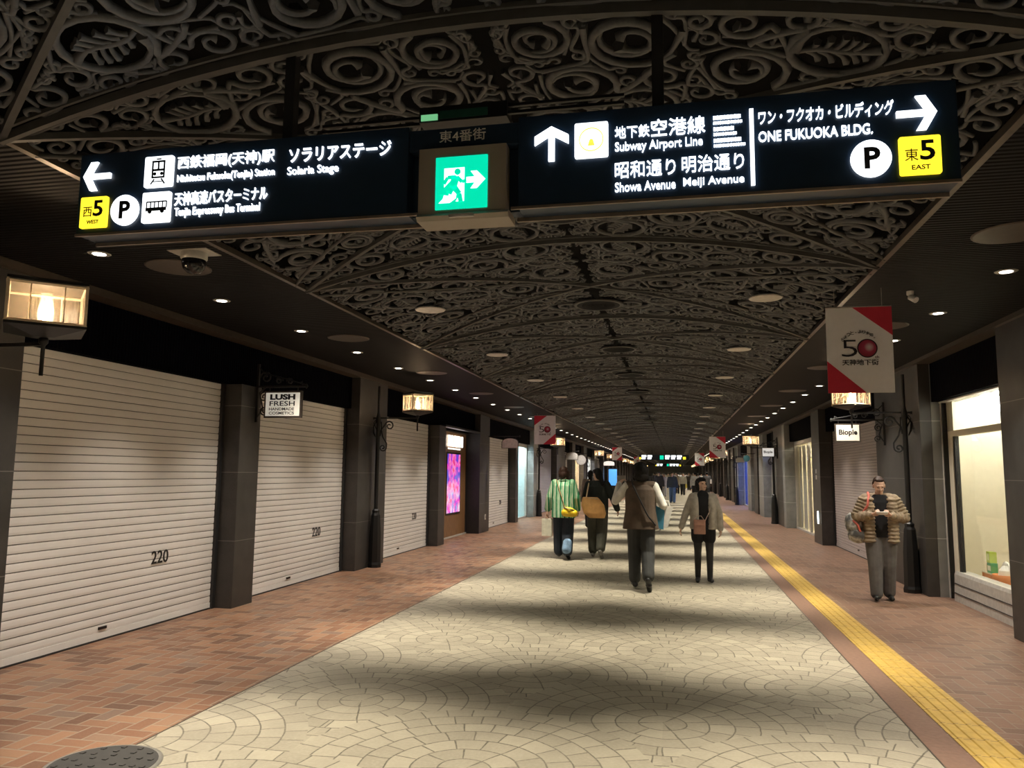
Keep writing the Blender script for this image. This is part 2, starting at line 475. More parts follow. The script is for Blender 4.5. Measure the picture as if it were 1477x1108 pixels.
scroll_o=struct(scroll.build('ceiling_scrollwork',M['iron']))
# arched and crossing ribs of a bay
def rib_mesh():
    mb=MB(); N=24
    def strip(pts,w,h):
        P=[Vector(p) for p in pts]; vs=[]; n=len(P)
        for i,p in enumerate(P):
            t=(P[min(i+1,n-1)]-P[max(i-1,0)]).normalized(); s_=t.cross(Vector((0,0,1))).normalized()
            for a,b in ((-w,h),(w,h),(w*.7,-h),(-w*.7,-h)): vs.append(p+s_*a+Vector((0,0,b)))
        fs=[]
        for i in range(n-1):
            for k in range(4):
                l=(k+1)%4; fs.append((i*4+k,i*4+l,i*4+4+l,i*4+4+k))
        mb.add(vs,fs)
    def line(f,w,h): strip([f(i/N) for i in range(N+1)],w,h)
    def A(t): x=CX-HW+2*HW*t; return (x,0,vz(x)-.012)
    line(A,.020,.020)
    for o in (.055,-.055): line(lambda t:(A(t)[0],o,A(t)[2]+.015),.010,.010)
    for sg in (1,-1):
        line(lambda t:(CX+sg*(-HW+2*HW*t),BAY*t,vz(CX-HW+2*HW*t)-.006),.022,.016)
    # long flowing stems bending from the nodes, following the vault
    for sg in (1,-1):
        for sv in (0,1):
            for am,ph in ((.62,.35),):
                def S(t):
                    u=HW*(1-t*.96); v=BAY*(.5+(.5*(1-t*.9)-.03)*1)-am*math.sin(PI*t+ph)*.5
                    v = v if sv==0 else BAY-v
                    return (CX+sg*u,max(.02,min(BAY-.02,v)),vz(CX+u)-.002)
                mb.tube([S(i/18) for i in range(19)],[.016-.005*i/18 for i in range(19)],6,up=(0,0,1))
    return mb
rib_o=struct(rib_mesh().build('ceiling_rib',M['rib']))
first=True; k=-2
ybays=[3.0+3.2*i for i in range(-3,43)]
for i,yb in enumerate(ybays):
    if yb+BAY>Y1S: break
    a=scroll_o if i==0 else dup(scroll_o); b_=rib_o if i==0 else dup(rib_o)
    flip = i%2
    for o in (a,b_): o.location=(0,yb,0)
    if flip: a.scale=(1,-1,1); a.location=(0,yb+BAY,0)

# ------------------------------------------------------------------ pillars, shutters and shopfronts
def front(side,d): return LF-d if side=='L' else RF+d      # x of a plane d metres behind the pillar fronts
def pillar(side,y0,y1,full=True,m='granite',depth=.75,top=None):
    top = top or (ZS-.002 if full else 2.62)
    mb=MB().box(front(side,0),front(side,depth),y0,y1,0,top)
    o=struct(mb.build('trim_pillar',M[m],bevel=.006)); return o
def shutter(side,y0,y1,label,m='shutter',number=None,nslats=34,group=None,top=2.625,d=.25,handle=True,npos=None):
    """a closed roller shutter; built in the frame of the wall (local x runs right, local y goes into the wall)"""
    L=y1-y0
    t=thing('roller_shutter',label,'shutter',(front(side,d),y0 if side=='L' else y1,0),PI/2 if side=='L' else -PI/2,group)
    h=(top-.07)/nslats
    prof=[]
    for i in range(nslats):
        z=.07+i*h
        prof+=[(.011,z),(.0015,z+.003),(-.001,z+h*.3),(-.001,z+h*.7),(.0005,z+h-.007),(.011,z+h-.0065)]
    poly=[(.03,.07)]+[(.03,.07)]
    mb=MB(); n=len(prof); vs=[(0.0,p[0],p[1]) for p in prof]+[(L,p[0],p[1]) for p in prof]
    mb.add(vs,[(i,n+i,n+i+1,i+1) for i in range(n-1) if i%6!=5])
    mb.cur=1; mb.box(0,L,.0105,.03,.05,top)
    mb.build('curtain',[M[m],M['groove']],t)
    MB().box(0,L,-.006,.03,.012,.07).build('bottom_bar',M[m],t)
    for q in (-.03,L-.02): MB().box(q,q+.05,-.035,.03,0,top).build('guide_rail',M['dark'],t)
    MB().box(0,L,-.02,.02,0,.014).build('threshold',M['dark'],t)
    if handle:
        MB().box(L*.42,L*.42+.10,-.016,-.003,.10,.125).build('handle',M['blackgloss'],t)
    if number:
        x=npos if npos else L*.62
        mb=MB(); text_into(mb,number,(x,.62,x+.27,.755),-.004,.012,.003); mb.build('number',M['black'],t)
    return t
LT={}
# left side
pillar('L',4.30,5.11)
LT['a']=shutter('L',5.14,8.24,'large white roller shutter numbered 220 at the left edge, nearest the camera',number='220',npos=2.00)
pillar('L',8.27,8.72,False)
LT['b']=shutter('L',8.75,11.76,'white roller shutter numbered 220 behind the LUSH hanging sign board',number='220',npos=2.0)
pillar('L',11.79,13.03)
LT['c']=shutter('L',13.06,16.17,'white roller shutter between the left lamp post and the wooden door',number='220',npos=2.15)
pillar('L',16.2,16.68,False)
pillar('L',19.83,20.9)
shutter('L',20.93,24.5,'grey roller shutter just beyond the wooden door, left side',m='shutter',number='220',npos=2.3)
pillar('L',24.53,24.95,False)
pillar('L',27.75,28.7,m='granite_light')
shutter('L',28.75,33.4,'bluish grey roller shutter behind the second left lamp post',m='shutter_b',nslats=40)
pillar('L',33.4,36.0)
pillar('L',38.6,39.8); pillar('L',43.6,45.3); pillar('L',49.6,51.5)
# right side
pillar('R',6.9,8.82,depth=.9)
pillar('R',11.5,13.9,depth=.15); 
struct(MB().box(RF+.15,RF+.30,11.5,11.66,0,ZS-.002).build('trim_jamb',M['granite_light']))
struct(MB().box(RF+.12,RF+1.2,11.66,13.9,0,ZS-.002).build('trim_pier',M['granite']))
shutter('R',13.92,19.1,'pinkish grey roller shutter behind the small Biople sign, right side',m='shutter_p',nslats=46,d=.3)
pillar('R',19.13,20.16)
pillar('R',25.0,25.5,m='granite_light',depth=.6); pillar('R',25.5,28.0)
pillar('R',31.0,32.6,m='granite_light'); pillar('R',33.2,34.6); pillar('R',36.0,37.6,m='granite_light'); pillar('R',43.2,45.2,m='granite_light')
pillar('R',46.6,48.6); pillar('R',50.2,52.0)
# the farther shops repeat: full pillar, shutter, thin pillar, dark window
for side in 'LR':
    y=52.0; i=0
    while y<Y1S-9:
        nm='left' if side=='L' else 'right'
        pillar(side,y+3.6,y+4.4); pillar(side,y+7.2,y+8.4)
        if i<3:
            shutter(side,y+.05,y+3.55,f'grey roller shutter far along the {nm} side, {ORD[i]} beyond the crowd',m='shutter_p',nslats=30,handle=False)
        else:
            struct(MB().box(front(side,.25),front(side,.3),y+.02,y+3.58,0,2.62).build('wall_'+nm,M['steel_w']))
        struct(MB().box(front(side,.28),front(side,.34),y+4.42,y+7.18,0,2.62).build('window_'+str(60+i*2+(side=='R')),M['blackgloss']))
        y+=8.4; i+=1
for side,y0,y1 in (('L',-6.6,4.30),('R',-6.6,6.9)):
    struct(MB().box(front(side,.25),front(side,.3),y0,y1,0,2.62).build('wall_near_'+('left' if side=='L' else 'right'),M['steel_w']))
# ------------------------------------------------------------------ downlights
def lamp(kind,name,energy,col,loc,parent=None,size=None,blend=.5,radius=.04,scale=None):
    d=bpy.data.lights.new(name,kind); d.energy=energy; d.color=col
    if kind in('SPOT','POINT'): d.shadow_soft_size=radius
    if kind=='SPOT': d.spot_size=math.radians(size); d.spot_blend=blend
    o=bpy.data.objects.new(name,d); C.objects.link(o); o.location=loc
    if scale: o.scale=scale
    if parent: o.parent=parent
    return o
ring=MB().lathe([(.075,-.004),(.082,0),(.075,.004)],seg=24)
lens=MB().lathe([(.045,-.006),(.05,-.003),(.05,0)],seg=20)
def downlight(label,x,y,z,group,lit=True,W=SOFFIT_W,proto={}):
    t=thing('downlight',label,'downlight',(x,y,z),0,group)
    if not proto:
        proto['r']=ring.build('trim_ring',M['steel_w'],t); proto['l']=lens.build('lens',M['lens'],t)
    else:
        for q in proto.values():
            c=q.copy(); C.objects.link(c); c.parent=t
    if lit: lamp('SPOT','downlight_lamp',W,SOFFIT_C,(0,0,-.02),t,88,.95,.03)
    return t
for side,x,y0 in (('left',-4.2,4.85),('right',2.55,4.93)):
    for i in range(-2,60):
        y=y0+1.6*i
        if y>96: break
        if 0<=i<9: lab=f'recessed downlight in the {side} dark soffit, {ORD[i]} from the camera'; g=None
        else: lab=f'far recessed downlight in the row along the {side} dark soffit'; g=f'downlights along the {side} soffit'
        downlight(lab,x,y,ZS-.002,g,lit=True,W=SOFFIT_W*(1.0))
vr=MB().lathe([(.155,-.012),(.165,0),(.15,.006),(.13,.006)],seg=28)
vl=MB().lathe([(.128,-.002),(.128,.004)],seg=28)
for k in range(-3,4): vl.box(-.12,.12,k*.035-.004,k*.035+.004,-.01,-.002)
proto_v=None
for side,sg in (('left',-1),('right',1)):
    for i in range(-3,40):
        y=7.75+3.2*i
        if y>Y1S-4: break
        x=CX+sg*1.72; z=vz(x)-.03
        if 0<=i<6: lab=f'round louvred light set in the scrollwork vault on its {side} half, {ORD[i]} from the camera'; g=None
        else: lab=f'far round louvred light in the {side} half of the scrollwork vault'; g=f'vault lights on the {side} half'
        if proto_v is None:
            t=thing('vault_light',lab,'ceiling light',(x,y,z),0,g); vr.build('trim_ring',M['steel_w'],t); vl.build('louvre',M['lens_dim'],t); proto_v=t
        else:
            t=dup(proto_v); t.location=(x,y,z); t['label']=lab
            if g: t['group']=g
            elif 'group' in t: del t['group']
for sg in (1,-1):
    for i in range(-3,40):
        y=7.75+3.2*i
        if y>Y1S-4: break
        lamp('SPOT','vault_lamp',VAULT_W,WARM,(CX+sg*1.32,y-.30,vz(CX+sg*1.32)-.07),None,48,1.0,.06,(1.40,1,1))
        lamp('SPOT','vault_fill_lamp',VAULT_W*.09,WARM,(CX+sg*1.72,y,vz(CX+sg*1.72)-.05),None,140,1.0,.10)  # wide weak fill spot added at each vault light to lift the dark floor bands
# round speakers on the vault axis, round vents in the soffits
sp=MB().lathe([(.27,-.015),(.285,0),(.27,.01)],seg=36); sg_=MB().lathe([(.262,-.012),(.262,.004)],seg=36)
for q in (.06,.12,.18,.23): sg_.lathe([(q,-.017),(q+.012,-.017),(q+.012,-.011),(q,-.011)],seg=36)
pv=None
for i in range(8):
    y=5.4+3.2*i; lab=f'round speaker grille on the middle line of the vault, {ORD[i]} from the hanging sign'
    if pv is None:
        pv=thing('speaker_grille',lab,'speaker',(CX,y,vz(CX)-.03)); sp.build('rim',M['rib'],pv); sg_.build('grille',M['void'],pv)
    else:
        t=dup(pv); t.location=(CX,y,vz(CX)-.03); t['label']=lab
ve=MB().lathe([(.235,-.008),(.25,-.004),(.25,0)],seg=36); vd=MB().lathe([(.232,-.002),(.232,0)],seg=36)
pv=None
for side,x,y0 in (('left',-3.85,5.3),('right',2.2,5.47)):
    for i in range(7):
        lab=f'round air vent in the {side} soffit, {ORD[i]} from the camera'; y=y0+3.28*i
        if pv is None:
            pv=thing('air_vent',lab,'vent',(x,y,ZS-.002)); ve.build('rim',M['cornice'],pv); vd.build('disc',M['void'],pv)
        else:
            t=dup(pv); t.location=(x,y,ZS-.002); t['label']=lab
# dome camera under the left soffit
t=thing('security_camera','dark dome security camera under the left soffit below the hanging sign','security camera',(-3.47,4.95,ZS))
MB().lathe([(.085,-.06),(.095,-.05),(.095,0)]).build('mount',M['steel_w'],t)
MB().lathe([(.005,-.165),(.045,-.155),(.075,-.125),(.085,-.09),(.085,-.055)]).build('dome',M['blackgloss'],t)
MB().box(-.16,.16,-.10,.10,-.006,0).build('ceiling_plate',M['steel_w'],t)
t=thing('spotlight','small white swivel spotlight on the right soffit above the nearest banner','spotlight',(2.02,7.12,ZS))
MB().lathe([(.02,-.04),(.03,-.03),(.03,0)],seg=14).build('mount',M['white'],t)
MB().tube([(0,0,-.05),(.03,-.05,-.09)],.028,12).build('lamp_head',M['white'],t)

# ------------------------------------------------------------------ the overhead direction sign
navy=mat('sign_navy',(.012,.030,.062),.4,var=.05); trimm=mat('sign_trim',(.30,.24,.19),.35,.5)
LIT=glow('lit_white',(.93,.97,1.0),1.7,True); LITY=glow('lit_yellow',(1.0,.74,.03),1.35); LITG=glow('lit_green',(.0,.62,.36),1.05); LITW2=glow('lit_pictogram_white',(.92,1,.97),1.5)
ink=mat('sign_ink',(.02,.025,.03),.6); grey_l=mat('grey_lettering',(.80,.76,.72),.6); ora=glow('lit_orange',(1.0,.55,.06),1.4)
SY=3.0
sign=thing('direction_sign','long dark overhead direction sign with glowing white Japanese and English lettering','sign',(CX-.02,SY,2.68))
SX,SZ=CX-.02,2.68
def sp_(mb): # shift from world numbers into the sign's frame
    mb.v=[(x-SX,y-SY,z-SZ) for x,y,z in mb.v]; return mb
mb=MB().box(-2.735,-1.10,SY,SY+.135,2.685,3.075).box(-.62,1.045,SY,SY+.135,2.685,3.075).box(-1.10,-.62,SY+.066,SY+.135,2.69,2.966).box(-1.10,-.62,SY+.012,SY+.135,2.966,3.06)
sp_(mb).build('housing',navy,sign,bevel=.003)
mb=MB()
for x0,x1 in ((-2.735,-1.052),(-.648,1.045)):
    mb.box(x0,x1,SY-.006,SY+.004,2.676,2.688); mb.box(x0,x1,SY+.130,SY+.141,2.668,2.685)
sp_(mb).build('edge_trim',trimm,sign)
for x in (-1.70,-.048):
    sp_(MB().box(x-.024,x+.024,SY+.05,SY+.098,3.07,3.75)).build('suspension_post',M['dark'],sign)
items=[('西鉄福岡(天神)駅',-2.212,2.957,-1.728,3.025,.004),('Nishitetsu Fukuoka(Tenjin) Station',-2.210,2.893,-1.724,2.937,.001),
('天神高速バスターミナル',-2.217,2.792,-1.754,2.855,.004),('Tenjin Expressway Bus Terminal',-2.213,2.732,-1.788,2.781,.001),
('ソラリアステージ',-1.656,2.953,-1.178,3.019,.010),('Solaria Stage',-1.661,2.886,-1.419,2.933,.004),
('地下鉄',-.220,2.945,-.082,2.996,.004),('空港線',-.076,2.941,.135,3.013,.004),('Subway Airport Line',-.220,2.880,.124,2.929,.008),
('昭和通り',-.221,2.778,.018,2.846,.005),('Showa Avenue',-.221,2.721,.017,2.760,.008),('明治通り',.042,2.782,.279,2.850,.005),('Meiji Avenue',.047,2.718,.278,2.761,.008),
('ワン・フクオカ・ビルディング',.337,2.955,.825,3.014,.010),('ONE FUKUOKA BLDG.',.335,2.885,.748,2.927,.010)]
for s_,x0,z0,x1,z1,bd in items:
    mb=MB(); text_into(mb,s_,(x0,z0,x1,z1),SY-.001,bd,.007); sp_(mb).build('lettering',LIT,sign)
mb=MB(); rnd=random.Random(3)       # six rows of lettering too small to read
for r in range(6):
    z=3.006-r*.0235; x=.167; xe=(.268,.272,.246,.250,.262,.284)[r]; hh=.013 if r%2==0 else .009
    while x<xe:
        w=rnd.uniform(.004,.009) if r%2 else .011
        mb.box(x,x+w,SY-.006,SY,z-hh,z-hh*.62); mb.box(x,x+w,SY-.006,SY,z-hh*.3,z)
        mb.box(x,x+.003,SY-.006,SY,z-hh,z); x+=w+.0022
sp_(mb).build('small_lettering',LIT,sign)
sp_(MB().box(.303,.318,SY-.010,SY,2.713,3.023)).build('divider_bar',LIT,sign)
def arrow(cx,cz,s,ang,w=.17):
    """arrow pointing to +x turned by ang, total length s"""
    h=s/2; pts=[(-h,-w*s*.5),(h*.42,-w*s*.5),(-.02*s,-h*.95),(-.02*s+.25*s,-h*.95),(h,0),(-.02*s+.25*s,h*.95),(-.02*s,h*.95),(h*.42,w*s*.5),(-h,w*s*.5)]
    c,s2=math.cos(ang),math.sin(ang); return [(cx+x*c-y*s2,cz+x*s2+y*c) for x,y in pts]
def poly_part(name,pts,m,y0=SY-.012,y1=SY,parent=None,shift=True):
    # a simple polygon, triangulated so that concave outlines fill correctly
    bm=bmesh.new(); vs=[bm.verts.new((x,y0,z)) for x,z in pts]; f=bm.faces.new(vs)
    r=bmesh.ops.extrude_face_region(bm,geom=[f]); bmesh.ops.translate(bm,vec=(0,y1-y0,0),verts=[g for g in r['geom'] if isinstance(g,bmesh.types.BMVert)])
    bmesh.ops.triangulate(bm,faces=[f for f in bm.faces if len(f.verts)>4]); bmesh.ops.recalc_face_normals(bm,faces=bm.faces)
    mb=MB(); bm.verts.index_update(); mb.add([tuple(v.co) for v in bm.verts],[[v.index for v in f.verts] for f in bm.faces]); bm.free()
    if shift: sp_(mb)
    return mb.build(name,m,parent or sign)
def rrect(x0,z0,x1,z1,r=.008,n=4):
    P=[]
    for cx,cz,a in ((x1-r,z0+r,-90),(x1-r,z1-r,0),(x0+r,z1-r,90),(x0+r,z0+r,180)):
        for i in range(n+1): an=math.radians(a+90*i/n); P.append((cx+r*math.cos(an),cz+r*math.sin(an)))
    return P
def disc(cx,cz,r,n=32): return [(cx+r*math.cos(2*PI*i/n),cz+r*math.sin(2*PI*i/n)) for i in range(n)]
poly_part('left_arrow',arrow(-2.634,2.961,.145,PI),LIT); poly_part('up_arrow',arrow(-.479,2.944,.148,PI/2),LIT); poly_part('right_arrow',arrow(.902,2.951,.140,0),LIT)
def lines(name,parts,parent,m=ink,y=SY-.014):
    mb=MB()
    for p in parts:
        if p[0]=='b': mb.box(p[1],p[3],y,y+.003,p[2],p[4])
        elif p[0]=='d': mb.prism(disc(p[1],p[2],p[3],14)[::1],'y',y+.003,y)
        elif p[0]=='t': mb.tube([(p[1],y,p[2]),(p[3],y,p[4])],p[5],4)
    return sp_(mb).build(name,m,parent)
tr=poly_part('train_symbol',rrect(-2.378,2.886,-2.232,3.032),LIT)
cx,cz=-2.305,2.965
lines('pictogram',[('b',cx-.034,cz-.035,cx-.026,cz+.045),('b',cx+.026,cz-.035,cx+.034,cz+.045),('b',cx-.034,cz+.037,cx+.034,cz+.046),('b',cx-.034,cz-.004,cx+.034,cz+.006),('b',cx-.034,cz-.038,cx+.034,cz-.030),('d',cx-.018,cz-.017,.008),('d',cx+.018,cz-.017,.008),('b',cx-.012,cz+.05,cx+.012,cz+.056),('b',cx-.004,cz+.006,cx+.004,cz+.038),('t',cx-.018,cz-.042,cx-.036,cz-.066,.004),('t',cx+.018,cz-.042,cx+.036,cz-.066,.004),('b',cx-.026,cz-.056,cx+.026,cz-.052)],tr)
bu=poly_part('bus_symbol',rrect(-2.379,2.718,-2.235,2.861),LIT)
cx,cz=-2.307,2.79
lines('pictogram',[('b',cx-.052,cz-.018,cx+.054,cz-.002),('b',cx-.048,cz+.022,cx+.054,cz+.028)]+[('b',cx-.050+.0205*i,cz-.004,cx-.045+.0205*i,cz+.026) for i in range(6)]+[('d',cx-.030,cz-.020,.010),('d',cx+.034,cz-.020,.010)],bu)
for px_ in (-2.473,.737):
    p=poly_part('parking_symbol',disc(px_,2.787,.072),LIT)
    mb=MB(); text_into(mb,'P',(px_-.025,2.746,px_+.032,2.830),SY-.0125,.035,.002); sp_(mb).build('letter',ink,p)
for x0,ch,w_ in ((-2.708,'西','WEST'),(.835,'東','EAST')):
    p=poly_part('exit_number_panel',rrect(x0,2.712,x0+.143,2.860),LITY)
    mb=MB(); text_into(mb,ch,(x0+.018,2.765,x0+.064,2.812),SY-.0125,.0,.002); text_into(mb,'5',(x0+.070,2.765,x0+.122,2.842),SY-.0125,.02,.002); text_into(mb,w_,(x0+.040,2.730,x0+.104,2.748),SY-.0125,.015,.002)
    sp_(mb).build('lettering',ink,p)
su=poly_part('subway_symbol',rrect(-.383,2.872,-.247,3.020),LIT)
mb=MB(); cx,cz=-.315,2.947
for i in range(28):
    a0,a1=2*PI*i/28,2*PI*(i+1)/28
    mb.prism([(cx+r*math.cos(a),cz+r*math.sin(a)) for r,a in ((.046,a0),(.050,a0),(.050,a1),(.046,a1))],'y',SY-.0145,SY-.012)
mb.prism([(cx-.014,cz-.026),(cx+.014,cz-.026),(cx+.008,cz-.004),(cx-.008,cz-.004)],'y',SY-.0145,SY-.012); mb.prism(disc(cx,cz-.006,.008,12),'y',SY-.0145,SY-.012)
sp_(mb).build('pictogram',ora,su)
mb=MB(); text_into(mb,'東4番街',(-.966,2.995,-.763,3.047),SY+.011,.0,.003); sp_(mb).build('lettering',grey_l,sign)
# the emergency exit lantern set into the sign
ex=thing('exit_sign','green lit emergency exit sign in a cream box at the middle of the direction sign','exit sign',(-.857,SY,2.645))
beige=mat('exit_box_beige',(.33,.285,.235),.55,var=.03)
SX,SZ=-.857,2.645
mb=MB()
mb.box(-1.047,-.668,SY-.012,SY+.06,2.672,2.962)
mb.prism([(SY-.03,2.66),(SY-.012,2.676),(SY+.12,2.676),(SY+.12,2.645),(SY-.01,2.645)],'x',-1.05,-.655)
sp_(mb).build('box',beige,ex)
sp_(MB().box(-.905,-.80,SY-.034,SY-.02,2.650,2.664).box(-.885,-.82,SY-.036,SY-.03,2.653,2.660)).build('test_switch_cover',M['steel_w'],ex)
pn=poly_part('lit_panel',rrect(-.971,2.690,-.746,2.918,.003),LITG,SY-.016,SY-.010,ex)
ex0,ez0=-.971,2.690; sx_,sz_=.225,.228
def E(pts): return [(ex0+x*sx_,ez0+y*sz_) for x,y in pts]
door=poly_part('pictogram_doorway',E([(.17,.42),(.17,.78),(.56,.78),(.56,.14),(.40,.14),(.46,.24),(.36,.42),(.30,.55)]),LITW2,SY-.0175,SY-.016,pn)
poly_part('pictogram_floor',E([(.07,.12),(.28,.12),(.40,.20),(.41,.28),(.33,.36),(.18,.30),(.15,.20)]),LITW2,SY-.0175,SY-.016,pn)
poly_part('pictogram_arrow',E([(.60,.48),(.76,.48),(.68,.37),(.80,.37),(.96,.535),(.80,.70),(.68,.70),(.76,.59),(.60,.59)]),LITW2,SY-.0175,SY-.016,pn)
mb=MB(); mb.prism(E(disc(.43,.70,.06,16)),'y',SY-.020,SY-.0175)
def limb(a,b_,w):
    (x0,y0),(x1,y1)=a,b_; l=math.hypot(x1-x0,y1-y0); nx,ny=-(y1-y0)/l*w,(x1-x0)/l*w
    mb.prism(E([(x0+nx,y0+ny),(x0-nx,y0-ny),(x1-nx,y1-ny),(x1+nx,y1+ny)]),'y',SY-.0178,SY-.020)
for a,b_,w in (((.40,.62),(.34,.40),.075),((.40,.60),(.24,.60),.035),((.24,.60),(.17,.48),.032),((.42,.60),(.52,.50),.035),((.52,.50),(.60,.53),.03),((.37,.42),(.47,.28),.05),((.47,.28),(.50,.13),.042),((.34,.42),(.27,.29),.05),((.27,.29),(.10,.33),.042)): limb(a,b_,w)
sp_(mb).build('pictogram_figure',LITG,pn)
# cable tray with a small green lit device behind the sign
t=thing('cable_tray','dark cable tray with a small green glowing unit above the exit sign','cable tray',(-.95,3.32,3.22))
MB().box(-.20,.22,-.05,.05,0,.075).build('housing',M['dark'],t)
MB().box(-.19,-.11,-.056,-.05,.008,.036).build('status_light',glow('green_glow_pale',(.25,.75,.35),.55),t)
MB().box(-.10,.13,-.054,-.05,.012,.05).build('green_window',mat('green_dim',(.03,.16,.12),.3),t)
for x0,x1,z in ((.22,.75,.02),(.22,.75,.055),(-.7,-.2,0),(-.7,-.2,.03)): MB().box(x0,x1,-.03,-.012,z,z+.014).build('rail',M['dark'],t)

# ------------------------------------------------------------------ far overhead signs
for n_,(yy,lab) in enumerate(((61.0,'far overhead direction sign glowing white and green above the crowd, nearer of two'),(112.0,'farthest overhead direction sign glowing white at the end of the arcade'))):
    t=thing('direction_sign',lab,'sign',(CX-.02,yy,2.68))
    MB().box(-1.9,1.9,0,.13,0,.40).build('housing',navy,t)
    mb=MB(); rnd=random.Random(8+n_)
    for x in (-1.7,-1.25,.1,.55,1.0): mb.box(x,x+.36,-.012,0,.22,.36); mb.box(x,x+.30,-.012,0,.06,.17)
    mb.build('lettering',LIT,t)
    MB().box(-.30,-.02,-.012,0,.04,.34).build('exit_panel',LITG,t); MB().box(1.45,1.66,-.012,0,.05,.24).box(-1.88,-1.74,-.012,0,.05,.2).build('exit_number_panel',LITY,t)
    for x in (-.9,.9): MB().box(x-.024,x+.024,.04,.09,.40,.95).build('suspension_post',M['dark'],t)

# ------------------------------------------------------------------ lamp posts with lanterns
pane_m=glow('lantern_pane',(1.0,.72,.42),.42); frame_m=mat('lantern_frame',(.80,.66,.48),.5,0); bulb_m=glow('lantern_bulb',(1,.82,.5),14)
def lant_glass():
    m=bpy.data.materials.new('lantern_glass'); m.use_nodes=True; nt=m.node_tree; nt.nodes.clear()
    o=nt.nodes.new('ShaderNodeOutputMaterial'); a=nt.nodes.new('ShaderNodeMixShader'); t=nt.nodes.new('ShaderNodeBsdfTransparent'); g=nt.nodes.new('ShaderNodeBsdfTranslucent'); g.inputs[0].default_value=(.9,.75,.55,1)
    a.inputs[0].default_value=.20; nt.links.new(t.outputs[0],a.inputs[1]); nt.links.new(g.outputs[0],a.inputs[2]); nt.links.new(a.outputs[0],o.inputs[0]); return m
lg=lant_glass()
def scroll_pts(cx,cz,r,a0,turns,d,n=18): return [(cx+r*(1-.8*i/n)*math.cos(a0+d*2*PI*turns*i/n),0,cz+r*(1-.8*i/n)*math.sin(a0+d*2*PI*turns*i/n)) for i in range(n+1)]
def make_post(label,sg,loc,lit=True,size=.36):
    """post at the origin; the arm reaches out along local +x"""
    t=thing('lamp_post',label,'lamp post',loc,0 if sg>0 else PI)
    MB().lathe([(.115,0),(.118,.05),(.105,.09),(.10,.55),(.078,.86),(.062,.90),(.066,.94),(.04,.965)],seg=8,smooth=False).build('base',M['black'],t)
    MB().lathe([(.036,.95),(.036,2.40),(.046,2.43),(.046,2.50),(.030,2.56),(.022,2.60),(.022,3.05)],seg=12).build('pole',M['black'],t)
    MB().box(-.10,.70,-.014,.014,2.49,2.515).lathe([(.02,-.02),(.028,0),(.02,.02)],(-.10,0,2.50),10).build('arm',M['black'],t)
    mb=MB()
    a=scroll_pts(.20,2.37,.085,PI*.95,1.4,-1); mb.tube([(.035,0,2.20),(.05,0,2.30)]+a,[.013]*2+[.014-.006*i/18 for i in range(19)],6)
    b_=scroll_pts(.10,1.99,.065,PI*.75,1.35,1); mb.tube([(.05,0,2.44),(.055,0,2.30),(.085,0,2.18),(.155,0,2.07)]+scroll_pts(.09,2.0,.065,.15,1.35,-1),.012,6)
    mb.tube([(-.03,0,2.46),(-.09,0,2.36),(-.08,0,2.25),(-.045,0,2.18)],[.012,.016,.013,.008],6); mb.tube([(-.03,0,2.30),(-.085,0,2.42),(-.05,0,2.47)],.010,6)
    mb.build('scroll_bracket',M['black'],t)
    MB().lathe([(.013,2.28),(.013,2.49),(.03,2.51),(.03,2.54),(.016,2.56),(.016,2.585)],(.70,0,0),10).build('finial_rod',M['black'],t)
    L=bpy.data.objects.new('lantern',None)
    mb=MB(); s=size/2; h0,h1=2.60,2.90
    mb.add([(s*math.sqrt(2)*math.cos(a)*f,s*math.sqrt(2)*math.sin(a)*f,z) for f,z in ((.25,h0-.055),(1.05,h0-.005),(1.05,h0+.012)) for a in (0,PI/2,PI,1.5*PI)],
        [(3,2,1,0)]+[(i,(i+1)%4,4+(i+1)%4,4+i) for i in range(4)]+[(4+i,4+(i+1)%4,8+(i+1)%4,8+i) for i in range(4)]+[(8,9,10,11)])
    base=mb.build('lantern',M['black'],t,(.70,0,0))
    mb=MB(); R=s*math.sqrt(2)
    cs=[(R,0),(0,R),(-R,0),(0,-R)]
    for i in range(4):
        (x0,y0),(x1,y1)=cs[i],cs[(i+1)%4]
        mb.tube([(x0,y0,h0),(x0,y0,h1)],.013,4,smooth=False)
        for z in (h0+.018,h1-.012): mb.tube([(x0,y0,z),(x1,y1,z)],.013,4,smooth=False)
        for f in (.28,.72):
            x,y=x0+(x1-x0)*f,y0+(y1-y0)*f; mb.tube([(x*.985,y*.985,h0),(x*.985,y*.985,h1)],.005,4,smooth=False)
    mb.build('lantern_frame',frame_m,base)
    mb=MB()
    for i in range(4):
        (x0,y0),(x1,y1)=cs[i],cs[(i+1)%4]; k=.975
        mb.add([(x0*k,y0*k,h0+.01),(x1*k,y1*k,h0+.01),(x1*k,y1*k,h1),(x0*k,y0*k,h1)],[(0,1,2,3)])
    mb.build('glass_pane',lg,base)
    MB().add([(R*1.04*math.cos(a)*f,R*1.04*math.sin(a)*f,z) for f,z in ((1,h1),(1,h1+.02),(.3,h1+.045)) for a in (0,PI/2,PI,1.5*PI)],
        [(3,2,1,0)]+[(j*4+i,j*4+(i+1)%4,j*4+4+(i+1)%4,j*4+4+i) for j in range(2) for i in range(4)]+[(8,9,10,11)]).build('lantern_roof',M['black'],base)
    mb=MB().lathe([(.012,h0+.02),(.045,h0+.06),(.05,h0+.13),(.035,h0+.22),(.03,h0+.26)],seg=14); mb.build('glass_chimney',lg,base)
    MB().lathe([(.006,h0+.05),(.02,h0+.08),(.024,h0+.13),(.012,h0+.18),(.003,h0+.20)],seg=12).build('bulb',bulb_m,base)
    if lit: lamp('POINT','lantern_light',LANTERN_W,LANTERN_C,(0,0,h0+.13),base,radius=.03)
    return t
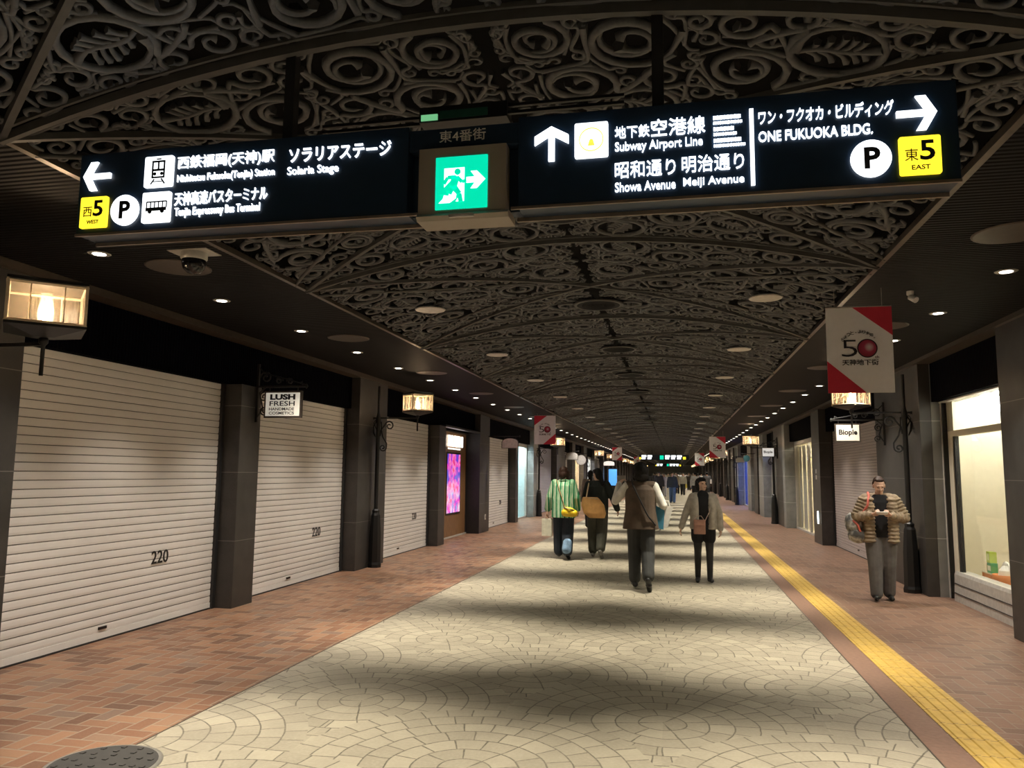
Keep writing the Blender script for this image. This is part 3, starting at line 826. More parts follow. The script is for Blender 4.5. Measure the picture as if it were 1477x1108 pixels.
for i in range(12):
    y=(4.4,12.4,28.4,44.4,52.4,60.4,68.4,76.4,84.4,92.4,104.4,116.4)[i]
    make_post(f'black lamp post with glowing box lantern on the left side, {ORD[i]} from the camera',1,(-4.96 if i else -4.90,y,0),size=.45 if i==0 else .37).scale.z=(.974 if i==0 else 1)
for i in range(11):
    y=(11.84,27.0,43.0,50.8,58.6,66.4,74.4,82.4,90,102,114)[i]
    make_post(f'black lamp post with glowing box lantern on the right side, {ORD[i]} from the camera',-1,(3.20,y,0),size=.36)

# ------------------------------------------------------------------ hanging banners
ban_w=mat('banner_white',(.93,.93,.95),.8,var=.02); ban_r=mat('banner_red',(.62,.028,.06),.7,var=.03); ban_k=mat('banner_ink',(.015,.015,.02),.7)
def swirl():
    m,nt,b=new_mat('banner_swirl'); x,y,z,v=pos(nt)
    dx=x-.075; dz=z-.02
    r=(dx*dx+dz*dz).sqrt()
    nt.links.new(ramp(nt,r/.075,[(0,(.60,.56,.57)),(.22,(.55,.40,.44)),(.55,(.42,.04,.09)),(1,(.30,.02,.05))]),b.inputs['Base Color']); b.inputs['Roughness'].default_value=.7; return m
swm=swirl()
def banner(label,x0,x1,y,z0,z1,mirror,group=None):
    W_=x1-x0; H_=z1-z0; t=thing('hanging_banner',label,'banner',((x0+x1)/2,y,(z0+z1)/2))
    MB().box(-W_/2,W_/2,-.002,.004,-H_/2,H_/2).build('cloth',ban_w,t)
    g=-1 if mirror else 1
    a=[(g*-.10*W_,H_/2),(g*.5*W_,H_/2),(g*.5*W_,H_*.16)]; b_=[(g*-.5*W_,-H_/2),(g*.08*W_,-H_/2),(g*-.5*W_,-H_*.13)]
    for p in (a,b_):
        mb=MB(); q=[(px,pz) for px,pz in p]; mb.add([(px,-.0045,pz) for px,pz in q]+[(px,.0055,pz) for px,pz in q],[(0,1,2),(5,4,3),(0,3,4,1),(1,4,5,2),(2,5,3,0)]); mb.build('red_corner',ban_r,t)
    f=-.004; k=W_/.53
    mb=MB(); text_into(mb,'5',(-.145*k,-.060*k,-.02*k,.085*k),f,-.012,.002)
    n=32
    for i in range(n):
        a0,a1=2*PI*i/n,2*PI*(i+1)/n; mb.prism([(.06*k+r*k*math.cos(q),.01*k+r*k*math.sin(q)) for r,q in ((.072,a0),(.081,a0),(.081,a1),(.072,a1))],'y',f,f-.002)
    for i,ch in enumerate('ちょっと、より未知。'):
        q=PI*(.80-.062*i); cx_=.0*k+.165*k*math.cos(q)*1.0; cz_=-.01*k+.165*k*math.sin(q)
        s=.0145*k
        text_into(mb,ch,(cx_-s*(.4 if ch in '、。' else 1),cz_-s*(.6 if ch in '、。' else 1),cx_+s*(.4 if ch in '、。' else 1),cz_+(0 if ch in '、。' else s)),f,.01,.002)
    text_into(mb,'天神地下街',(-.145*k,-.135*k,.145*k,-.085*k),f,.015,.002)
    text_into(mb,'th',(.118*k,-.078*k,.15*k,-.055*k),f,.0,.002)
    mb.build('lettering',ban_k,t)
    mb=MB().prism([(.06*k+.074*k*math.cos(2*PI*i/28),.01*k+.074*k*math.sin(2*PI*i/28)) for i in range(28)],'y',f+.001,f-.0012); mb.build('red_emblem',swm,t)
    mb=MB()
    for x in (-W_*.36,W_*.36): mb.tube([(x,0,H_/2),(x,0,ZS-.01-(z0+z1)/2)],.0025,4)
    mb.tube([(-W_/2,0,H_/2),(W_/2,0,H_/2)],.006,6); mb.build('cord',M['steel'],t)
banner('red and white 50th anniversary banner hanging at the right, nearest and largest',1.28,1.805,6.9,2.295,3.03,False)
banner('red and white 50th anniversary banner hanging at the left, nearest on that side',-3.70,-3.12,20.4,2.36,3.13,True)
banner('red and white 50th anniversary banner hanging at the right, second from the camera',1.23,1.80,29,2.20,2.97,False)
banner('red and white 50th anniversary banner hanging at the left, second on that side',-3.64,-3.07,46,2.38,3.14,True)
banner('red and white 50th anniversary banner hanging at the right, third from the camera',1.22,1.80,50,2.15,2.93,False)
banner('red and white 50th anniversary banner hanging at the left, third on that side',-3.6,-3.05,70,2.36,3.12,True)
# ------------------------------------------------------------------ shop sign boards on iron brackets
board_w=mat('board_cream',(.86,.82,.70),.5,var=.03); frame_b=mat('board_frame',(.05,.038,.03),.45)
def swing_sign(label,x0,x1,y,z0,z1,texts,xwall,style='rect',lit=None):
    """a board facing the camera (-y), hung from a bracket fixed to the pillar at xwall"""
    t=thing('shop_sign_board',label,'shop sign',(xwall,y,(z0+z1)/2)); ox,oz=xwall,(z0+z1)/2
    S=lambda mb:(setattr(mb,'v',[(a-ox,b-0,c-oz) for a,b,c in mb.v]),mb)[1]
    sg=1 if x0>xwall or x1>xwall else -1
    far=x1+.05 if sg>0 else x0-.05
    mb=MB(); mb.box(min(xwall,far),max(xwall,far),-.012,.012,z1+.045,z1+.068); mb.lathe([(.005,-.03),(.022,0),(.005,.03)],(far,0,z1+.057),8)
    if style=='rect':
        mb.box(xwall,xwall+sg*.03,-.015,.015,z0-.05,z1+.34)
        q=lambda cx,cz,r,a0,tn,d:[(cx+p[0],0,cz+p[2]) for p in scroll_pts(0,0,r,a0,tn,d)]
        for cx,cz,r,a0,d in ((xwall+sg*.12,z1+.17,.08,PI,-1),(xwall+sg*.30,z1+.13,.05,0,1),(xwall+sg*.44,z1+.12,.045,PI,-1),(xwall+sg*.1,z1-.07,.06,PI/2,1),(xwall+sg*.11,z1-.24,.055,-PI/2,-1)): mb.tube(q(cx,cz,r,a0,1.4,d),.009,5)
        mb.tube([(xwall+sg*.02,0,z1+.30),(xwall+sg*.1,0,z1+.22),(xwall+sg*.35,0,z1+.16),(far,0,z1+.07)],.008,5)
        mb.tube([(xwall+sg*.02,0,z0),(xwall+sg*.09,0,z0+.12),(xwall+sg*.04,0,z1-.02),(xwall+sg*.12,0,z1+.05)],.010,5)
        mb.tube([(far-sg*.05,0,z1+.07),(far-sg*.06,0,z1+.12),(far-sg*.09,0,z1+.10)],.008,5)
    S(mb).build('bracket',M['black'],t)
    if style=='rect':
        S(MB().box(x0,x1,-.02,.02,z0,z1)).build('frame',frame_b,t)
        bd=S(MB().box(x0+.022,x1-.022,-.024,.024,z0+.022,z1-.022)).build('board',lit or board_w,t)
    else:
        w=(x1-x0)/2; cx=(x0+x1)/2
        if style=='round': P=[(cx+w*math.cos(2*PI*i/28),(z0+z1)/2+w*math.sin(2*PI*i/28)) for i in range(28)]
        else: P=[(x0,z0),(x1,z0),(x1,z0+(z1-z0)*.62)]+[(cx+w*math.cos(a),z0+(z1-z0)*(.62+.38*math.sin(a))) for a in (.5,.9,1.3,1.57,1.84,2.24,2.64)]+[(x0,z0+(z1-z0)*.62)]
        P2=[(cx+(p-cx)*1.07,(z0+z1)/2+(q-(z0+z1)/2)*1.1) for p,q in P]
        S(MB().prism(P2,'y',.012,-.012)).build('frame',frame_b,t); bd=S(MB().prism(P,'y',.016,-.016)).build('board',lit or board_w,t)
    mb=MB()
    for x in (x0+.06,x1-.06): mb.tube([(x,0,z1),(x,0,z1+.05)],.006,5)
    S(mb).build('hanger',M['black'],t)
    if texts:
        mb=MB()
        for s_,bx,bd_ in texts: text_into(mb,s_,bx,-.024 if style=='rect' else -.016,bd_,.002)
        S(mb).build('lettering',M['black'],t)
    return t
swing_sign('cream LUSH FRESH HANDMADE COSMETICS board on a scrolled iron bracket, left side',-4.93,-4.435,8.6,2.235,2.565,
  [('LUSH',(-4.85,2.455,-4.515,2.525),.05),('FRESH',(-4.855,2.38,-4.52,2.44),.012),('HANDMADE',(-4.86,2.325,-4.525,2.36),.015),('COSMETICS',(-4.86,2.275,-4.525,2.31),.015)],LF,'rect',mat('board_cream_emissive',(.80,.76,.65),.5,var=.03,emit=(1,.95,.82),es=.28))  # weak emission added to the cream so the board reads brighter
swing_sign('small cream Biople board below the nearest right lantern',2.54,2.93,13.3,2.14,2.44,[('Biople',(2.60,2.235,2.88,2.345),.03)],RF,'rect')
swing_sign('second cream Biople board farther along the right side, beside the pale granite pillar',2.80,3.20,26.6,2.19,2.50,[('Biople',(2.86,2.29,3.14,2.40),.03)],RF,'rect',mat('board_white_emissive',(.82,.80,.76),.5,var=.03,emit=(1,.97,.92),es=.5))  # emission added to this board's colour to raise its brightness
swing_sign('arched cream shop board over the grey shutter beyond the wooden door',-4.66,-4.22,20.75,2.27,2.53,None,LF,'arch',mat('board_pinkish',(.85,.78,.74),.5))
swing_sign('pale arched shop board far along the left side, beside a round one',-4.95,-4.40,35.5,2.22,2.55,None,LF,'arch',mat('board_grey',(.40,.39,.37),.5))
swing_sign('pale round shop board far along the left side, beside an arched one',-4.50,-4.05,35.8,1.98,2.44,None,LF,'round',mat('board_grey_round',(.40,.39,.38),.5))
swing_sign('pale blue flat shop board far along the right side',2.72,3.1,36.8,2.17,2.38,None,RF,'arch')
swing_sign('dark teal round shop board far along the right side',2.83,3.09,34.0,2.16,2.43,None,RF,'round',mat('teal_board',(.03,.09,.10),.4))
swing_sign('bright lit box board far along the left side',-4.6,-3.9,51,2.12,2.40,None,LF,'arch',glow('board_lit',(1,.95,.85),.7))

# ------------------------------------------------------------------ the wooden door with the lit screen (left)
def screen():
    m,nt,b=new_mat('screen_art'); x,y,z,v=pos(nt)
    n=noise(nt,comb(nt,x*1.5,y,z*1.3),2.3,5,.6); n2=noise(nt,comb(nt,x*1.6+4.0,y,z*1.2),2.6,4,.6)
    a=ramp(nt,n,[(.34,(.03,.06,.45)),(.44,(.16,.05,.55)),(.50,(.70,.03,.42)),(.56,(.80,.26,.58)),(.62,(.75,.02,.12)),(.72,(.20,.05,.50))])
    c=ramp(nt,n2,[(.32,(.05,.35,.75)),(.45,(.9,.8,.4)),(.56,(.5,.75,.95)),(.7,(.95,.95,.98))])
    f=(n2-.42)*3.0
    f=f.mx(0.0).mn(1.0)*((z*-1.0+1.75)*1.2).mx(0.0).mn(1.0)
    col=mix(nt,f,a,c); nt.links.new(col,b.inputs['Base Color']); nt.links.new(col,b.inputs['Emission Color']); b.inputs['Emission Strength'].default_value=.9; return m
d=thing('door_shop','wooden shop door with a colourful lit screen and glowing LUSH letters','door',(-5.42,17.0,0),PI/2)
MB().box(.55,2.75,0,.06,.02,2.60).build('panel',M['wood'],d)
MB().box(.50,.55,-.02,.06,0,2.62).box(2.75,2.95,-.01,.08,0,2.62).box(.5,2.9,-.02,.05,2.58,2.64).build('frame',M['dark'],d)
MB().box(.42,.50,-.03,.05,0,2.62).box(.42,2.95,-.03,.05,0,.03).build('steel_jamb',M['steel_w'],d)
sc_=MB().box(.98,2.22,-.012,0,.56,2.08).build('screen_frame',M['dark'],d)
MB().box(1.03,2.17,-.016,-.011,.60,2.04).build('screen',screen(),sc_)
mb=MB(); text_into(mb,'LUSH',(1.02,2.22,2.28,2.50),-.02,.03,.03); mb.build('lettering',glow('lit_lush',(1,.96,.9),2.2),d)
mb=MB(); text_into(mb,'FRESH HANDMADE',(1.1,2.155,2.2,2.19),-.002,.01,.006); mb.build('small_lettering',LITW2,d)
MB().tube([(.68,-.05,.95),(.68,-.05,1.55)],.014,8).build('handle',M['steel'],d)
struct(MB().box(-5.9,-5.43,16.68,17.0,0,2.62).box(-5.9,-5.5,17.0,19.83,0,2.62).box(-5.9,-5.05,19.80,19.83,0,2.62).box(-5.9,-5.05,16.68,19.83,2.62,2.66).build('wall_recess_left',M['dark']))

# ------------------------------------------------------------------ lit shop windows
def window(n,side,y0,y1,d,depth,wallm,lamp_w,lamp_c,blinds=0,z0=.05,z1=2.5,mull=1):
    """a real shop front: frame, glass and a shallow lit interior with its own ceiling lamp"""
    rz=PI/2 if side=='L' else -PI/2; L=y1-y0
    t=thing('window_%d'%n,None,None,(front(side,d),y0 if side=='L' else y1,0),rz); t['kind']='structure'
    mb=MB().box(0,.06,-.03,.05,0,2.62).box(L-.06,L,-.03,.05,0,2.62).box(0,L,-.03,.05,z1,2.62).box(0,L,-.03,.05,0,z0)
    for k in range(1,mull): mb.box(L*k/mull-.025,L*k/mull+.025,-.02,.04,z0,z1)
    mb.build('window_frame',M['steel_w'],t)
    MB().box(.06,L-.06,.005,.012,z0,z1).build('window_pane',M['glass'],t)
    MB().box(.0,L,depth,depth+.04,0,2.75).box(0,.04,.05,depth,0,2.75).box(L-.04,L,.05,depth,0,2.75).box(0,L,.05,depth,2.70,2.75).box(0,L,.05,depth,-.02,.004).build('window_interior',wallm,t)
    if blinds:
        mb=MB(); k=0; st=L/blinds
        for i in range(blinds): mb.box(.05+i*st+.012,.05+(i+1)*st-.03,.10+.03*(i%2),.115+.03*(i%2),.04,z1-.02)
        mb.build('window_blind',M['white'],t)
    d_=bpy.data.lights.new('shop_lamp','AREA'); d_.shape='RECTANGLE'; d_.size=L*.7; d_.size_y=depth*.5; d_.energy=lamp_w; d_.color=lamp_c
    o=bpy.data.objects.new('shop_lamp',d_); C.objects.link(o); o.parent=t; o.location=(L/2,depth*.5,2.66)
    MB().box(L*.15,L*.85,depth*.25,depth*.75,2.665,2.698).build('window_lamp',glow('shop_tube',lamp_c,3.5),t)
    return t
window(10,'L',24.95,27.75,.28,.5,mat('pale_blue_wall',(.62,.78,.80),.6),75,(.85,.97,1.0),mull=1)
window(11,'L',39.8,43.6,.3,1.2,M['cream'],110,(1,.80,.58),mull=2)
window(12,'L',45.3,49.6,.3,1.0,M['white'],110,(.95,.97,1.0),mull=2)
window(13,'L',36.0,38.6,.3,.9,M['wall'],4,(1,.8,.6),mull=1)
window(14,'R',20.16,25.0,.32,1.0,M['cream'],90,(1,.90,.68),blinds=12,mull=2)
window(15,'R',28.0,31.0,.32,.9,mat('blue_white_wall',(.40,.48,.85),.6),60,(.45,.58,1.0),blinds=7,mull=2)
window(16,'R',37.6,43.2,.32,.9,mat('blue_wall',(.05,.14,.62),.6),60,(.35,.5,1.0),mull=3)
window(17,'R',48.6,50.2,.32,.9,mat('sky_wall',(.35,.62,.85),.6),40,(.7,.88,1.0),mull=1)
struct(MB().box(front('R',.3),front('R',.34),32.6,36.0,0,2.62).build('wall_shopfront_right',M['dark']))
struct(MB().box(front('R',.3),front('R',.34),45.2,52.0,0,2.62).build('wall_shopfront_far_right',M['dark']))
# standing blue poster screen on the far left
t=thing('poster_screen','tall glowing blue poster screen far along the left side','screen',(-4.55,58.0,0))
MB().box(-.36,.36,-.05,.05,.0,1.98).build('housing',M['dark'],t); MB().box(-.30,.30,-.06,-.05,.72,1.92).build('screen',glow('poster_blue',(.10,.38,.9),.9),t)

# ------------------------------------------------------------------ the lit display window at the right
D0=RF+.3; YA,YB=8.82,11.5
w=thing('window_1',None,None,(D0,YB,0),-PI/2); w['kind']='structure'; L=YB-YA
# local x runs towards the camera, local y goes into the shop
MB().box(0,L,-.05,.10,2.60,2.70).box(0,.05,-.04,.06,0,2.60).build('window_frame',M['steel_w'],w)
MB().box(.05,.075,-.035,.06,0,2.60).build('window_shadow_gap',M['blackgloss'],w)
MB().box(.30,L,-.02,.06,2.13,2.205).box(.30,.36,-.02,.05,.36,2.13).box(.075,.30,.02,.05,.0,2.60).build('window_rail',M['cream'],w)
MB().box(.36,.42,-.01,.04,.36,2.13).build('window_stile',M['dark'],w)
mb=MB().prism([(-.06,0),(.12,0),(.12,.38),(-.03,.38),(-.045,.34),(-.045,.335)],'x',.25,L)
mb.build('window_base',M['steel_w'],w); MB().box(.25,L,-.064,-.04,.10,.108).box(.25,L,-.058,-.04,.22,.228).build('window_groove',M['dark'],w)
MB().box(.42,L,.008,.014,.38,2.13).build('window_pane',M['glass'],w); MB().box(.075,L,.008,.014,2.205,2.60).build('window_pane_upper',M['glass'],w)
MB().box(0,L,1.25,1.3,0,2.75).box(.0,.03,.06,1.3,0,2.75).box(L-.03,L,.06,1.3,0,2.75).box(0,L,.06,1.3,2.70,2.75).box(0,L,.06,1.3,.28,.30).box(1.0,1.05,.75,1.25,.38,2.7).build('window_interior',M['cream'],w)
d_=bpy.data.lights.new('shop_lamp','AREA'); d_.shape='RECTANGLE'; d_.size=L*.8; d_.size_y=.5; d_.energy=36; d_.color=(1,.93,.78)
o=bpy.data.objects.new('shop_lamp',d_); C.objects.link(o); o.parent=w; o.location=(L/2,.55,2.66)
MB().box(.30,.95,.35,.70,2.46,2.60).build('window_lamp',glow('shop_lamp_white',(.95,1,1),12),w)
def wpt(x,y,z): return (D0+y,YB-x,z)
def item(name,label,cat,x,y,z,m,mb,lid=None,group=None):
    t=thing(name,label,cat,wpt(x,y,z),-PI/2,group); mb.build('body',m,t)
    if lid: lid[0].build(lid[2],lid[1],t)
    return t
org=mat('orange_box',(.60,.20,.05),.6); grn=mat('green_box',(.03,.30,.12),.5); lime=mat('lime_box',(.42,.55,.04),.5)
Z=.302
item('display_box','long orange box on the floor of the lit display window','box',.52,.32,Z,org,MB().box(-.17,.17,-.07,.07,0,.095),(MB().box(-.172,.172,-.072,.072,.085,.098),M['cream'],'lid'))
item('gift_box','green gift box standing on the orange box in the display window','box',.56,.30,Z+.099,grn,MB().box(-.06,.06,-.04,.04,0,.125),(MB().box(-.045,.045,-.042,-.04,.03,.09),M['white'],'printed_panel'))
item('gift_box','lime yellow gift box on top of the green one in the display window','box',.545,.30,Z+.225,lime,MB().box(-.055,.055,-.04,.04,0,.135),(MB().box(-.02,.02,-.042,-.04,.03,.11),mat('pale_lime',(.7,.75,.4),.5),'printed_panel'))
item('gift_box','small brown box standing left of the green gift box in the display window','box',.43,.32,Z+.099,mat('kraft',(.32,.23,.13),.7),MB().box(-.03,.03,-.03,.03,0,.12),(MB().box(-.032,.032,-.032,.032,.105,.122),M['cream'],'lid'))
t=item('basket','orange basket with a white handle at the right of the display window','basket',.98,.30,Z,org,MB().lathe([(.11,0),(.145,.06),(.155,.13),(.145,.13),(.10,.02)],seg=20))
MB().tube([(.14*math.cos(a),0,.11+.17*math.sin(a)) for a in [PI*i/12 for i in range(13)]],.009,8).build('handle',M['white'],t)
item('paper_bundle','white crumpled paper bundle inside the orange basket','paper',1.0,.30,Z+.03,M['white'],MB().lathe([(.05,0),(.10,.08),(.09,.15),(.05,.2),(.02,.21)],seg=9,smooth=False),(MB().lathe([(.02,.2),(.035,.235),(.015,.25)],seg=7),M['white'],'twist'))
for i,z in enumerate((1.63,1.24,.88)):
    item('wall_shelf',f'small glass shelf on the back wall of the display window, {ORD[i]} from the top','shelf',1.22,1.12,z,M['steel'],MB().box(-.14,.14,-.12,.125,0,.012),(MB().box(-.12,-.10,.0,.125,-.05,0).box(.10,.12,.0,.125,-.05,0),M['dark'],'shelf_bracket'))
item('price_card','pale price card leaning behind the gift boxes in the display window','card',.80,.55,Z+.235,M['white'],MB().box(-.13,.13,-.005,.005,0,.24),(MB().box(-.10,.10,-.02,.02,-.2,0),M['steel'],'stand'))
# small plates and a floor level light on the pillars
t=tag(MB().box(-.005,.02,-.05,.05,-.07,.07).build('wall_socket',M['white'],None,(LF-.0,20.45,.40)),'white socket plate low on the pillar beyond the wooden door','socket')
MB().box(.02,.026,-.025,.025,-.04,.04).build('socket_face',M['steel'],t)
t=thing('foot_light','small bright white wall light low on the second right pillar','wall light',(RF,19.45,.62)); MB().box(-.02,.0,-.08,.08,-.16,.16).build('housing',M['steel'],t); MB().box(-.026,-.02,-.065,.065,-.14,.14).build('lens',glow('foot_lens',(.85,.97,1),6),t)
for i,z in enumerate((1.70,1.56)):
    tag(MB().box(-.012,.0,-.05,.05,-.05,.05).build('wall_plate',M['steel_w'],None,(RF,19.6,z)),('upper' if i==0 else 'lower')+' small square plate on the second right pillar','plate')
# ------------------------------------------------------------------ people
_ico=None
def ico_pts(sub=2):
    global _ico
    if _ico is None:
        bm=bmesh.new(); bmesh.ops.create_icosphere(bm,subdivisions=sub,radius=1); bm.verts.index_update()
        _ico=([v.co.copy() for v in bm.verts],[[v.index for v in f.verts] for f in bm.faces]); bm.free()
    return _ico
def solid(prims):
    """closed overlapping solids: ('c',p0,r0,p1,r1[,flat]) tapered limb, ('e',centre,radii,rot) ellipsoid, ('l',rings) loft"""
    mb=MB(); pts,fcs=ico_pts()
    for p in prims:
        if p[0]=='e':
            R=Euler(p[3]).to_matrix() if len(p)>3 and p[3] else Matrix.Identity(3)
            mb.add([Vector(p[1])+R@Vector((q.x*p[2][0],q.y*p[2][1],q.z*p[2][2])) for q in pts],fcs)
        elif p[0]=='c':
            a,b=Vector(p[1]),Vector(p[3]); d=(b-a); n=8; vs=[]; S=12
            L=d.length; 
            if L<1e-5: continue
            t=d/L; u=t.orthogonal().normalized(); w=t.cross(u); rings=[]
            for i in range(4): an=PI/2*(i+.4)/4.4; rings.append((a-t*p[2]*math.cos(an),p[2]*math.sin(an)))
            rings.append((a,p[2])); rings.append((b,p[4]))
            for i in range(3,-1,-1): an=PI/2*(i+.4)/4.4; rings.append((b+t*p[4]*math.cos(an),p[4]*math.sin(an)))
            for c,r in rings:
                for k in range(S): an=2*PI*k/S; vs.append(c+u*r*math.cos(an)+w*r*math.sin(an))
            m=len(rings); fs=[(i*S+k,i*S+(k+1)%S,(i+1)*S+(k+1)%S,(i+1)*S+k) for i in range(m-1) for k in range(S)]
            fs.append(tuple(range(S))[::-1]); fs.append(tuple(range((m-1)*S,m*S))); mb.add(vs,fs)
        else: mb.loft(p[1],seg=24)
    return mb
def blob(name,prims,vox,m,parent,smooth=2,shift=(0,0,0)):
    mb=solid(prims); o=mb.build(name+'_tmp',m); 
    r=o.modifiers.new('r','REMESH'); r.mode='VOXEL'; r.voxel_size=vox; r.use_smooth_shade=True
    if smooth: s=o.modifiers.new('s','SMOOTH'); s.iterations=smooth; s.factor=.5
    bpy.context.view_layer.update(); d=bpy.context.evaluated_depsgraph_get()
    me=bpy.data.meshes.new_from_object(o.evaluated_get(d)); me.name=name
    old=o.data; bpy.data.objects.remove(o); bpy.data.meshes.remove(old)
    if not me.materials: me.materials.append(m)
    if shift!=(0,0,0): me.transform(Matrix.Translation(shift))
    n=bpy.data.objects.new(name,me); C.objects.link(n); n.parent=parent; return n
SKIN=mat('skin',(.62,.40,.30),.5,var=.05,scale=6); HAIR_K=mat('hair_black',(.007,.006,.006),.6,scale=70,var=.5,bmp=.5,spec=.25); HAIR_B=mat('hair_brown',(.030,.013,.008),.55,scale=70,var=.5,bmp=.5,spec=.25)
EYE=mat('eye_dark',(.01,.008,.008),.2); LIP=mat('lips',(.45,.20,.16),.45)
cloth=lambda n,c,v=.15: mat(n,c,.85,var=v,scale=12,bmp=.55)
V=Vector
def hand(w,d,n,curl=.5,sd=1,fine=True):
    """palm, four unequal bent fingers and a thumb; d finger direction, n palm side, sd side of the thumb"""
    w,d,n=V(w),V(d).normalized(),V(n); n=(n-d*n.dot(d)).normalized(); s=d.cross(n).normalized()*sd
    pr=[('c',w,.020,w+d*.03,.024)]
    for k in (-.026,-.009,.009,.026): pr.append(('c',w+d*.025+s*k*.7,.013,w+d*.085+s*k,.011))
    for k,L in zip((.027,.009,-.009,-.027),(.068,.078,.073,.058)):
        b=w+d*.085+s*k; a1=curl*.7; d1=d*math.cos(a1)+n*math.sin(a1); a2=curl*1.7; d2=d*math.cos(a2)+n*math.sin(a2)
        m_=b+d1*L*.5; pr+= [('c',b,.0095,m_,.0088),('c',m_,.0088,m_+d2*L*.5,.0075)]
    b=w+d*.025+s*.026; t1=(d*.72+s*.62+n*.25).normalized(); t2=(d*.9+s*.15+n*.45).normalized()
    pr+=[('c',b,.012,b+t1*.038,.010),('c',b+t1*.038,.010,b+t1*.038+t2*.028,.008)]
    return pr
class Fig: pass
def figure(label,loc,heading,height,legs=((.0,.0),(.0,.0)),arms=None,head=(0,0,0),lean=0.0,female=False,vox=.0075,stout=1.0,fine=True,foot=(0,0)):
    """skeleton of a 1.70 m figure facing local +y; legs=((thigh,shin) left,(…) right) in radians, forward positive"""
    f=Fig(); f.h=height/1.70; f.vox=vox; f.fine=fine
    f.root=thing('person',label,'person',loc,heading); f.root.scale=(f.h,)*3
    f.sh=.165 if female else .185; f.hipw=.092 if female else .088; f.st=stout
    J={}
    low=9
    for side,sx,(th,shn),fp in (('L',-1,legs[0],foot[0]),('R',1,legs[1],foot[1])):
        hip=V((sx*f.hipw,0,.89)); kn=hip+V((sx*.005,math.sin(th),-math.cos(th)))*.42; an=kn+V((0,math.sin(shn),-math.cos(shn)))*.39
        td=V((sx*.12,math.cos(fp),-math.sin(fp))).normalized(); toe=an+td*.135+V((0,0,-.045)); heel=an-td*.045+V((0,0,-.045))
        J['hip'+side],J['kn'+side],J['an'+side],J['toe'+side],J['heel'+side]=hip,kn,an,toe,heel
        low=min(low,toe.z-.033,heel.z-.036)
    for k in J: J[k]=J[k]-V((0,0,low))
    f.dz=-low; dz=f.dz
    ln=V((0,math.sin(lean),0))
    up=lambda x,y,z: V((x,y+math.sin(lean)*max(0,z-.9),z+dz))
    J['pel']=up(0,0,.93); J['chest']=up(0,0,1.28); J['neck']=up(0,-.012,1.42)
    for side,sx in (('L',-1),('R',1)):
        s=up(sx*f.sh,0,1.385); J['sh'+side]=s
        a=(arms or {}).get(side)
        if a is None: a=((sx*.06,-.02,-.28),(sx*.015,.05,-.245))
        J['el'+side]=s+V(a[0]).normalized()*.285; J['wr'+side]=J['el'+side]+V(a[1]).normalized()*.245
    f.J=J; f.up=up
    f.H=Euler((head[0],head[1],head[2]),'XYZ').to_matrix()
    nb=J['neck']+V((0,.005,.06)); f.hd=lambda x,y,z: nb+f.H@V((x,y,z-1.48))
    return f
def body(f,hands=None,face=True):
    J=f.J; hd=f.hd; st=f.st; E_=f.H.to_euler(); pr=[]
    pr+=[('e',hd(0,-.012,1.605),(.074,.094,.096),E_),('e',hd(0,.018,1.545),(.060,.068,.072),E_),('e',hd(0,.040,1.505),(.034,.040,.030),E_)]
    if f.fine:
        pr+=[('c',hd(0,.083,1.595),.010,hd(0,.098,1.560),.013),('e',hd(.016,.086,1.556),(.010,.012,.008)),('e',hd(-.016,.086,1.556),(.010,.012,.008)),('c',hd(-.035,.074,1.612),.012,hd(.035,.074,1.612),.012)]
        for s in (-1,1): pr+=[('e',hd(s*.076,-.012,1.575),(.010,.020,.032),E_),('e',hd(s*.034,.062,1.55),(.022,.018,.022),E_)]
    pr+=[('c',J['neck']+V((0,0,-.03)),.056,hd(0,-.01,1.52),.050)]
    pr+=[('c',J['pel'],.115*st,J['pel']+V((0,0,.18)),.10*st),('e',J['chest']+V((0,0,-.02)),(.145*st,.092*st,.17)),('c',J['shL']+V((.03,0,0)),.05,J['shR']-V((.03,0,0)),.05)]
    for s in 'LR':
        pr+=[('c',J['sh'+s],.050,J['el'+s],.039),('c',J['el'+s],.039,J['wr'+s],.027)]
        pr+=[('c',J['hip'+s],.088,J['kn'+s],.058),('c',J['kn'+s],.055,J['an'+s],.038),('c',J['heel'+s]+V((0,0,.005)),.03,J['toe'+s],.022),('c',J['an'+s],.036,J['heel'+s],.03)]
        if f.fine:
            d=(J['wr'+s]-J['el'+s]).normalized(); q=(hands or {}).get(s) or (d,V((1 if s=='L' else -1,0,0)),.55,1 if s=='L' else -1)
            pr+=hand(J['wr'+s],*q)
        else:
            d=(J['wr'+s]-J['el'+s]).normalized(); pr+=[('c',J['wr'+s],.026,J['wr'+s]+d*.12,.024)]
    b=blob('body',pr,min(f.vox,.0062) if f.fine else f.vox,SKIN,f.root,1)
    if face and f.fine:
        for s in (-1,1):
            mb=solid([('e',hd(s*.031,.079,1.592),(.012,.006,.0045),E_)]); mb.build('eye',EYE,b)
            mb=solid([('c',hd(s*.020,.083,1.613),.0042,hd(s*.046,.073,1.614),.003)]); mb.build('eyebrow',HAIR_K,b)
        solid([('e',hd(0,.083,1.524),(.022,.008,.006),E_)]).build('mouth',LIP,b)
    f.body=b; return b
def pants(f,m,rh=.118,rk=.085,ra=.075,hem=.0,name='trousers',short=False):
    J=f.J; pr=[('e',J['pel']+V((0,0,.0)),(.165*f.st,.118*f.st,.14))]
    for s in 'LR':
        k=J['kn'+s]; a=J['an'+s]+(k-J['an'+s]).normalized()*hem
        pr+=[('c',J['hip'+s],rh*f.st,J['hip'+s].lerp(k,.42) if short else k,rk)]
        if not short: pr+=[('c',k,rk,a,ra)]
    return blob(name,pr,f.vox,m,f.root,2)
